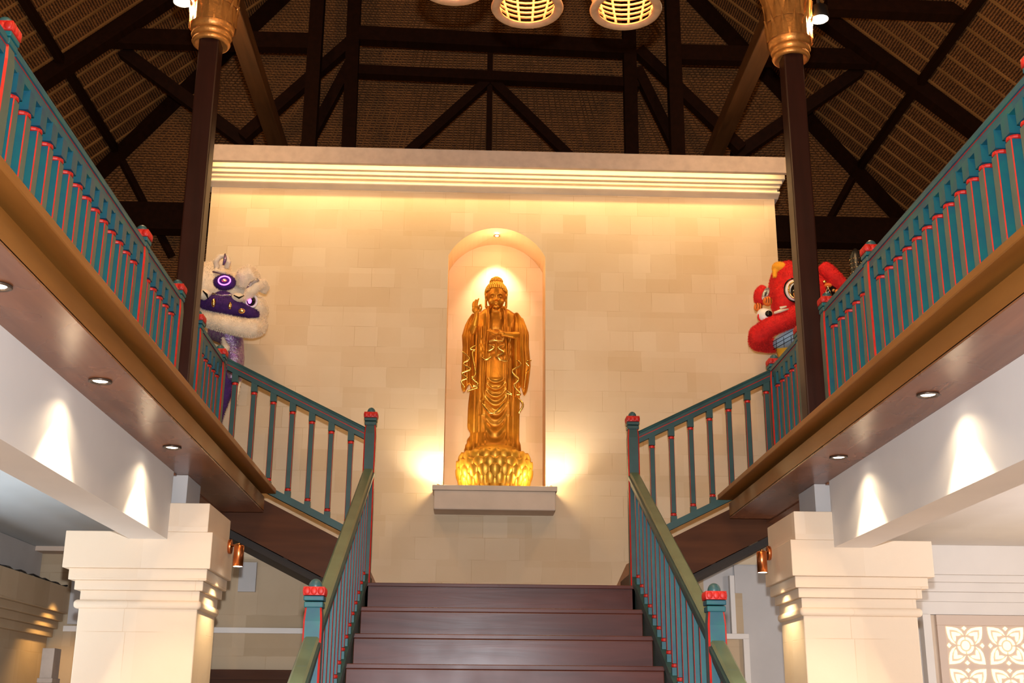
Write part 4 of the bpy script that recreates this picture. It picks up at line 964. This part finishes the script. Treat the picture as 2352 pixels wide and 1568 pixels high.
fur(remesh(g, .012, 3), 28000, 0.0110, 0.0018).build('snout_band', 'fur_purple', t)
g = MB(); g.ell(e(511, 654, -.10), (.085, .05, .062)); fur(remesh(g, .01, 3), 28000, 0.0110, 0.0018).build('eye_disc', 'fur_purple', t)
g = MB(); ringtube(g, e(510, 650, -.165), .044, .034, .0048, 32); g.build('neon_ring', 'neon', t, True)
g = MB(); g.ell(e(510, 650, -.165), (.020, .012, .013)); g.build('eye_jewel', 'foil', t, True)
for u, v, a, b_ in ((491, 702, .018, .034), (527, 708, .015, .03), (553, 720, .026, .020), (456, 702, .018, .025)):
    g = MB(); g.ell(e(u, v, -.225 if u > 470 else -.13), (a, .02, b_)); g.build('gold_ornament', 'foil', t, True)
g = MB(); g.tube([e(487, 682, -.17), e(505, 687, -.2), e(530, 684, -.19)], .012, 8); g.tube([e(562, 670, -.17), e(570, 655, -.2), e(584, 646, -.19)], .014, 8); g.build('sequin_trim', 'silver', t, True)
g = MB(); g.ell(e(470, 684, -.17), (.046, .05, .042)); g.ell(e(543, 690, -.19), (.050, .05, .036))
fur(remesh(g, .01, 2), 28000, 0.0066, 0.0014).build('pompon', 'fur_white', t)
g = MB(); g.tube([e(465, 675, -.222), e(474, 684, -.226), e(478, 694, -.22)], [.004, .010, .003], 6); g.tube([e(533, 684, -.24), e(545, 690, -.245), e(556, 684, -.235)], [.004, .008, .003], 6); g.build('black_mark', 'eye_black', t)
g = MB(); g.ell(e(571, 697, -.11), (.036, .03, .042)); g.build('side_eye', 'eye_black', t, True)
g = MB(); g.ell(e(569, 697, -.142), (.014, .01, .020)); g.build('lit_pupil', 'neon', t, True)
g = MB(); ringtube(g, e(573, 697, -.12), .040, .048, .010); g.build('eye_rim', 'eye_white', t, True)
g = MB(); g.tube([e(492, 622, 0), e(488, 605, -.03), e(497, 592, -.04), e(510, 592, -.04), e(516, 606, -.03), e(512, 622, 0)], [.024, .024, .022, .022, .024, .022], 10); g.tube([e(485, 626, -.02), e(512, 632, -.04)], .014, 8)
fur(remesh(g, .01, 2), 24000, 0.0088, 0.0016).build('horn', 'fur_white', t)
g = MB(); g.tube([e(507, 588, -.05), e(508, 600, -.075), e(505, 614, -.06)], [.008, .014, .008], 8); g.tube([e(483, 630, -.03), e(512, 636, -.06)], .006, 6); g.build('horn_stripe', 'sequin_purple', t, True)
g = MB(); g.tube([e(490, 765, .05), e(530, 775, .02), e(556, 780, .05)], [.07, .09, .05], 14); g.tube([e(535, 775, .05), e(545, 830, .05), e(548, 880, .05)], [.09, .08, .06], 12)
remesh(g, .015, 3).build('cape', 'sequin_purple', t, True)
g = MB(); g.tube([e(535, 850, .06), e(530, 900, .06), e(520, 950, .06), e(516, 985, .06), e(516, 1138, .06)], [.055, .06, .045, .035, .04], 10)
fur(remesh(g, .012, 2), 16000, 0.0138, 0.0018).build('purple_drape', 'fur_purple', t)
g = MB(); g.tube([e(556, 830, .08), e(560, 870, .09), e(552, 930, .09)], [.02, .018, .02], 8); g.tube([e(508, 930, .02), e(512, 985, .02)], .02, 8); g.tube([e(516, 780, -.05), e(526, 805, -.06), e(520, 825, -.04)], [.01, .03, .01], 8)
fur(remesh(g, .01, 2), 24000, 0.0165, 0.0014, droop=.9).build('fringe', 'fur_white', t)
# red one, right --------------------------------------------------
e = Elev(1800, 790, k_, (2.19, LY, 4.328))
t = empty('lion_dance_costume', (2.19, LY, 4.328), 'bright red furry lion dance head half hidden by the right timber column', 'costume', 'lion dance costumes')
g = MB(); g.ell(e(1815, 660, .10), (.15, .20, .23)); g.ell(e(1850, 680, .2), (.22, .25, .22)); g.ell(e(1800, 690, .0), (.09, .12, .13)); g.ell(e(1900, 700, .25), (.15, .2, .12))
fur(remesh(g, .016, 4), 22000, 0.0121, 0.0018).build('head', 'fur_red', t)
g = MB(); g.tube([e(1880, 690, .10), e(1855, 705, -.05), e(1825, 722, -.13), e(1795, 735, -.17), e(1765, 750, -.17), e(1742, 768, -.12), e(1740, 782, -.02), e(1760, 790, .08), e(1780, 792, .16)], [.07, .078, .078, .075, .074, .080, .078, .06, .05], 14)
fur(remesh(g, .015, 3), 28000, 0.0121, 0.0018).build('jaw_roll', 'fur_red', t)
g = MB(); g.ell(e(1752, 675, -.02), (.055, .06, .085), (0, .25, 0)); fur(remesh(g, .012, 2), 28000, 0.0099, 0.0018).build('ear', 'fur_red', t)
g = MB(); g.ell(e(1763, 671, -.085), (.026, .015, .058), (0, .45, 0)); g.build('ear_plate', 'silver', t, True)
g = MB(); g.ell(e(1763, 671, -.10), (.007, .006, .024), (0, .45, 0)); g.build('ear_slit', 'eye_black', t, True)
g = MB(); 
pomp = [MB(), MB()]; pomp[0].ell(e(1744, 703, -.13), .033); pomp[1].ell(e(1766, 689, -.15), .037)
for cu, cv in ((1744, 703), (1766, 689)):
    g = MB()
    for a in range(3): x, y, z = e(cu, cv, -.14 if cu < 1750 else -.16); g.tube([(x-.02+a*.02, y-.030, z-.022), (x-.016+a*.018, y-.036, z), (x-.02+a*.02, y-.028, z+.024)], .0022, 5)
    po = pomp[0 if cu < 1750 else 1].build('pompon', 'orange', t, True); g.build('pompon_band', 'eye_black', po)
g = MB(); g.ell(e(1829, 661, -.115), (.075, .03, .088), (0, .25, 0)); g.build('eye_white', 'eye_white', t, True)
g = MB(); ringtube(g, e(1829, 661, -.115), .080, .094, .006); g.build('eye_lash', 'eye_black', t, True)
g = MB(); ringtube(g, e(1832, 661, -.142), .056, .068, .008); g.build('eye_rim', 'foil', t, True)
g = MB(); g.ell(e(1834, 662, -.14), (.050, .02, .062), (0, .25, 0)); g.build('pupil', 'eye_black', t, True)
g = MB(); g.ell(e(1832, 671, -.16), (.025, .018, .028)); g.build('eye_jewel', 'foil', t, True)
g = MB(); g.ell(e(1758, 722, -.16), (.062, .04, .056), (0, .4, 0)); g.build('lower_eye_white', 'eye_white', t, True)
g = MB(); g.ell(e(1767, 718, -.198), (.028, .02, .026)); g.build('lower_pupil', 'eye_black', t, True)
g = MB(); ringtube(g, e(1752, 726, -.175), .030, .034, .007); g.build('lower_eye_rim', 'fur_red', t, True)
g = MB(); g.tube([e(1779, 716, -.22), e(1793, 711, -.235), e(1812, 706, -.225)], [.010, .013, .006], 8); g.tube([e(1793, 704, -.215), e(1808, 700, -.22)], [.012, .007], 8); g.build('whisker_tuft', 'fur_white', t, True)
g = MB(); g.ell(e(1797, 608, .02), (.058, .06, .045)); g.tube([e(1786, 615, 0), e(1786, 632, 0)], .018, 8); fur(remesh(g, .01, 2), 24000, 0.0099, 0.0018).build('crest_tuft', 'fur_yellow', t)
g = MB(); g.tube([e(1895, 600, .05), e(1905, 612, .04), e(1925, 632, .03), e(1948, 655, .03)], [.045, .06, .055, .04], 12); g.ell(e(1920, 650, .08), (.09, .06, .06))
fur(remesh(g, .013, 3), 24000, 0.0121, 0.0018).build('back_crest', 'fur_red', t)
g = MB(); g.ell(e(1908, 662, .02), (.06, .04, .05)); g.build('side_ornament', 'eye_black', t, True)
g = MB(); g.ell(e(1917, 660, -.03), (.014, .01, .014)); g.ell(e(1898, 640, -.02), (.018, .012, .014)); g.tube([e(1898, 668, -.03), e(1904, 650, -.035), e(1912, 672, -.03)], .003, 6); g.build('gold_ornament', 'foil', t, True)
g = MB(); g.ell(e(1905, 648, -.015), (.03, .02, .018)); g.ell(e(1924, 662, -.02), (.018, .012, .016)); g.build('red_ornament', 'orange', t, True)
# mouth: pale cloth with dark net lines, under the jaw
g = MB(); g.ell(e(1815, 772, .02), (.16, .14, .070), (0, -.42, 0), n=28, k=16); g.build('mouth_cloth', 'netting', t, True)
g = MB()
for a in (-.5, 0, .5): g.tube([e(1772+(i*9), 792-(i*5.2)+a*18-6*math.sin(i/8*PI)*0, -.02-.10*math.sin(i/9*PI)) for i in range(10)], .0022, 5)
for i in range(5): g.tube([e(1780+i*17, 776-i*9+j*7, -.06-.06*math.sin(j/4*PI)) for j in range(5)], .0022, 5)
g.build('net_line', 'eye_black', t)
g = MB(); g.tube([e(1790, 790, .05), e(1805, 830, .06), e(1810, 880, .06), e(1812, 1154, .06)], [.05, .06, .05, .05], 10); g.build('cape', 'fur_yellow', t, True)
g = MB(); g.tube([e(1772, 905, .1), e(1766, 920, .09), e(1762, 928, .08)], [.006, .018, .008], 8); fur(remesh(g, .006, 1), 32000, 0.0110, 0.0014, droop=.8).build('tassel', 'fur_red', t)
# dark ornament with golden dots on the right gallery
t = empty('beaded_lantern', (2.85, 8.9, 4.75), 'tall dark lantern pierced with golden dots behind the right balustrade', 'lantern')
g = MB(); g.lathe([(.03, 0), (.05, .02), (.05, .38), (.03, .42), (.01, .45)], 20); g.build('body', 'black', t, True)
g = MB()
for j in range(9):
    for i in range(14): a = 2*PI*(i+.5*(j % 2))/14; g.ell((.05*math.cos(a), .05*math.sin(a), .05+j*.038), .0042, n=6, k=4)
g.build('golden_beads', 'foil', t, True)
g = MB(); g.tube([(0, 0, 0), (0, 0, -1.69)], .014, 8); g.build('stand', 'black', t)
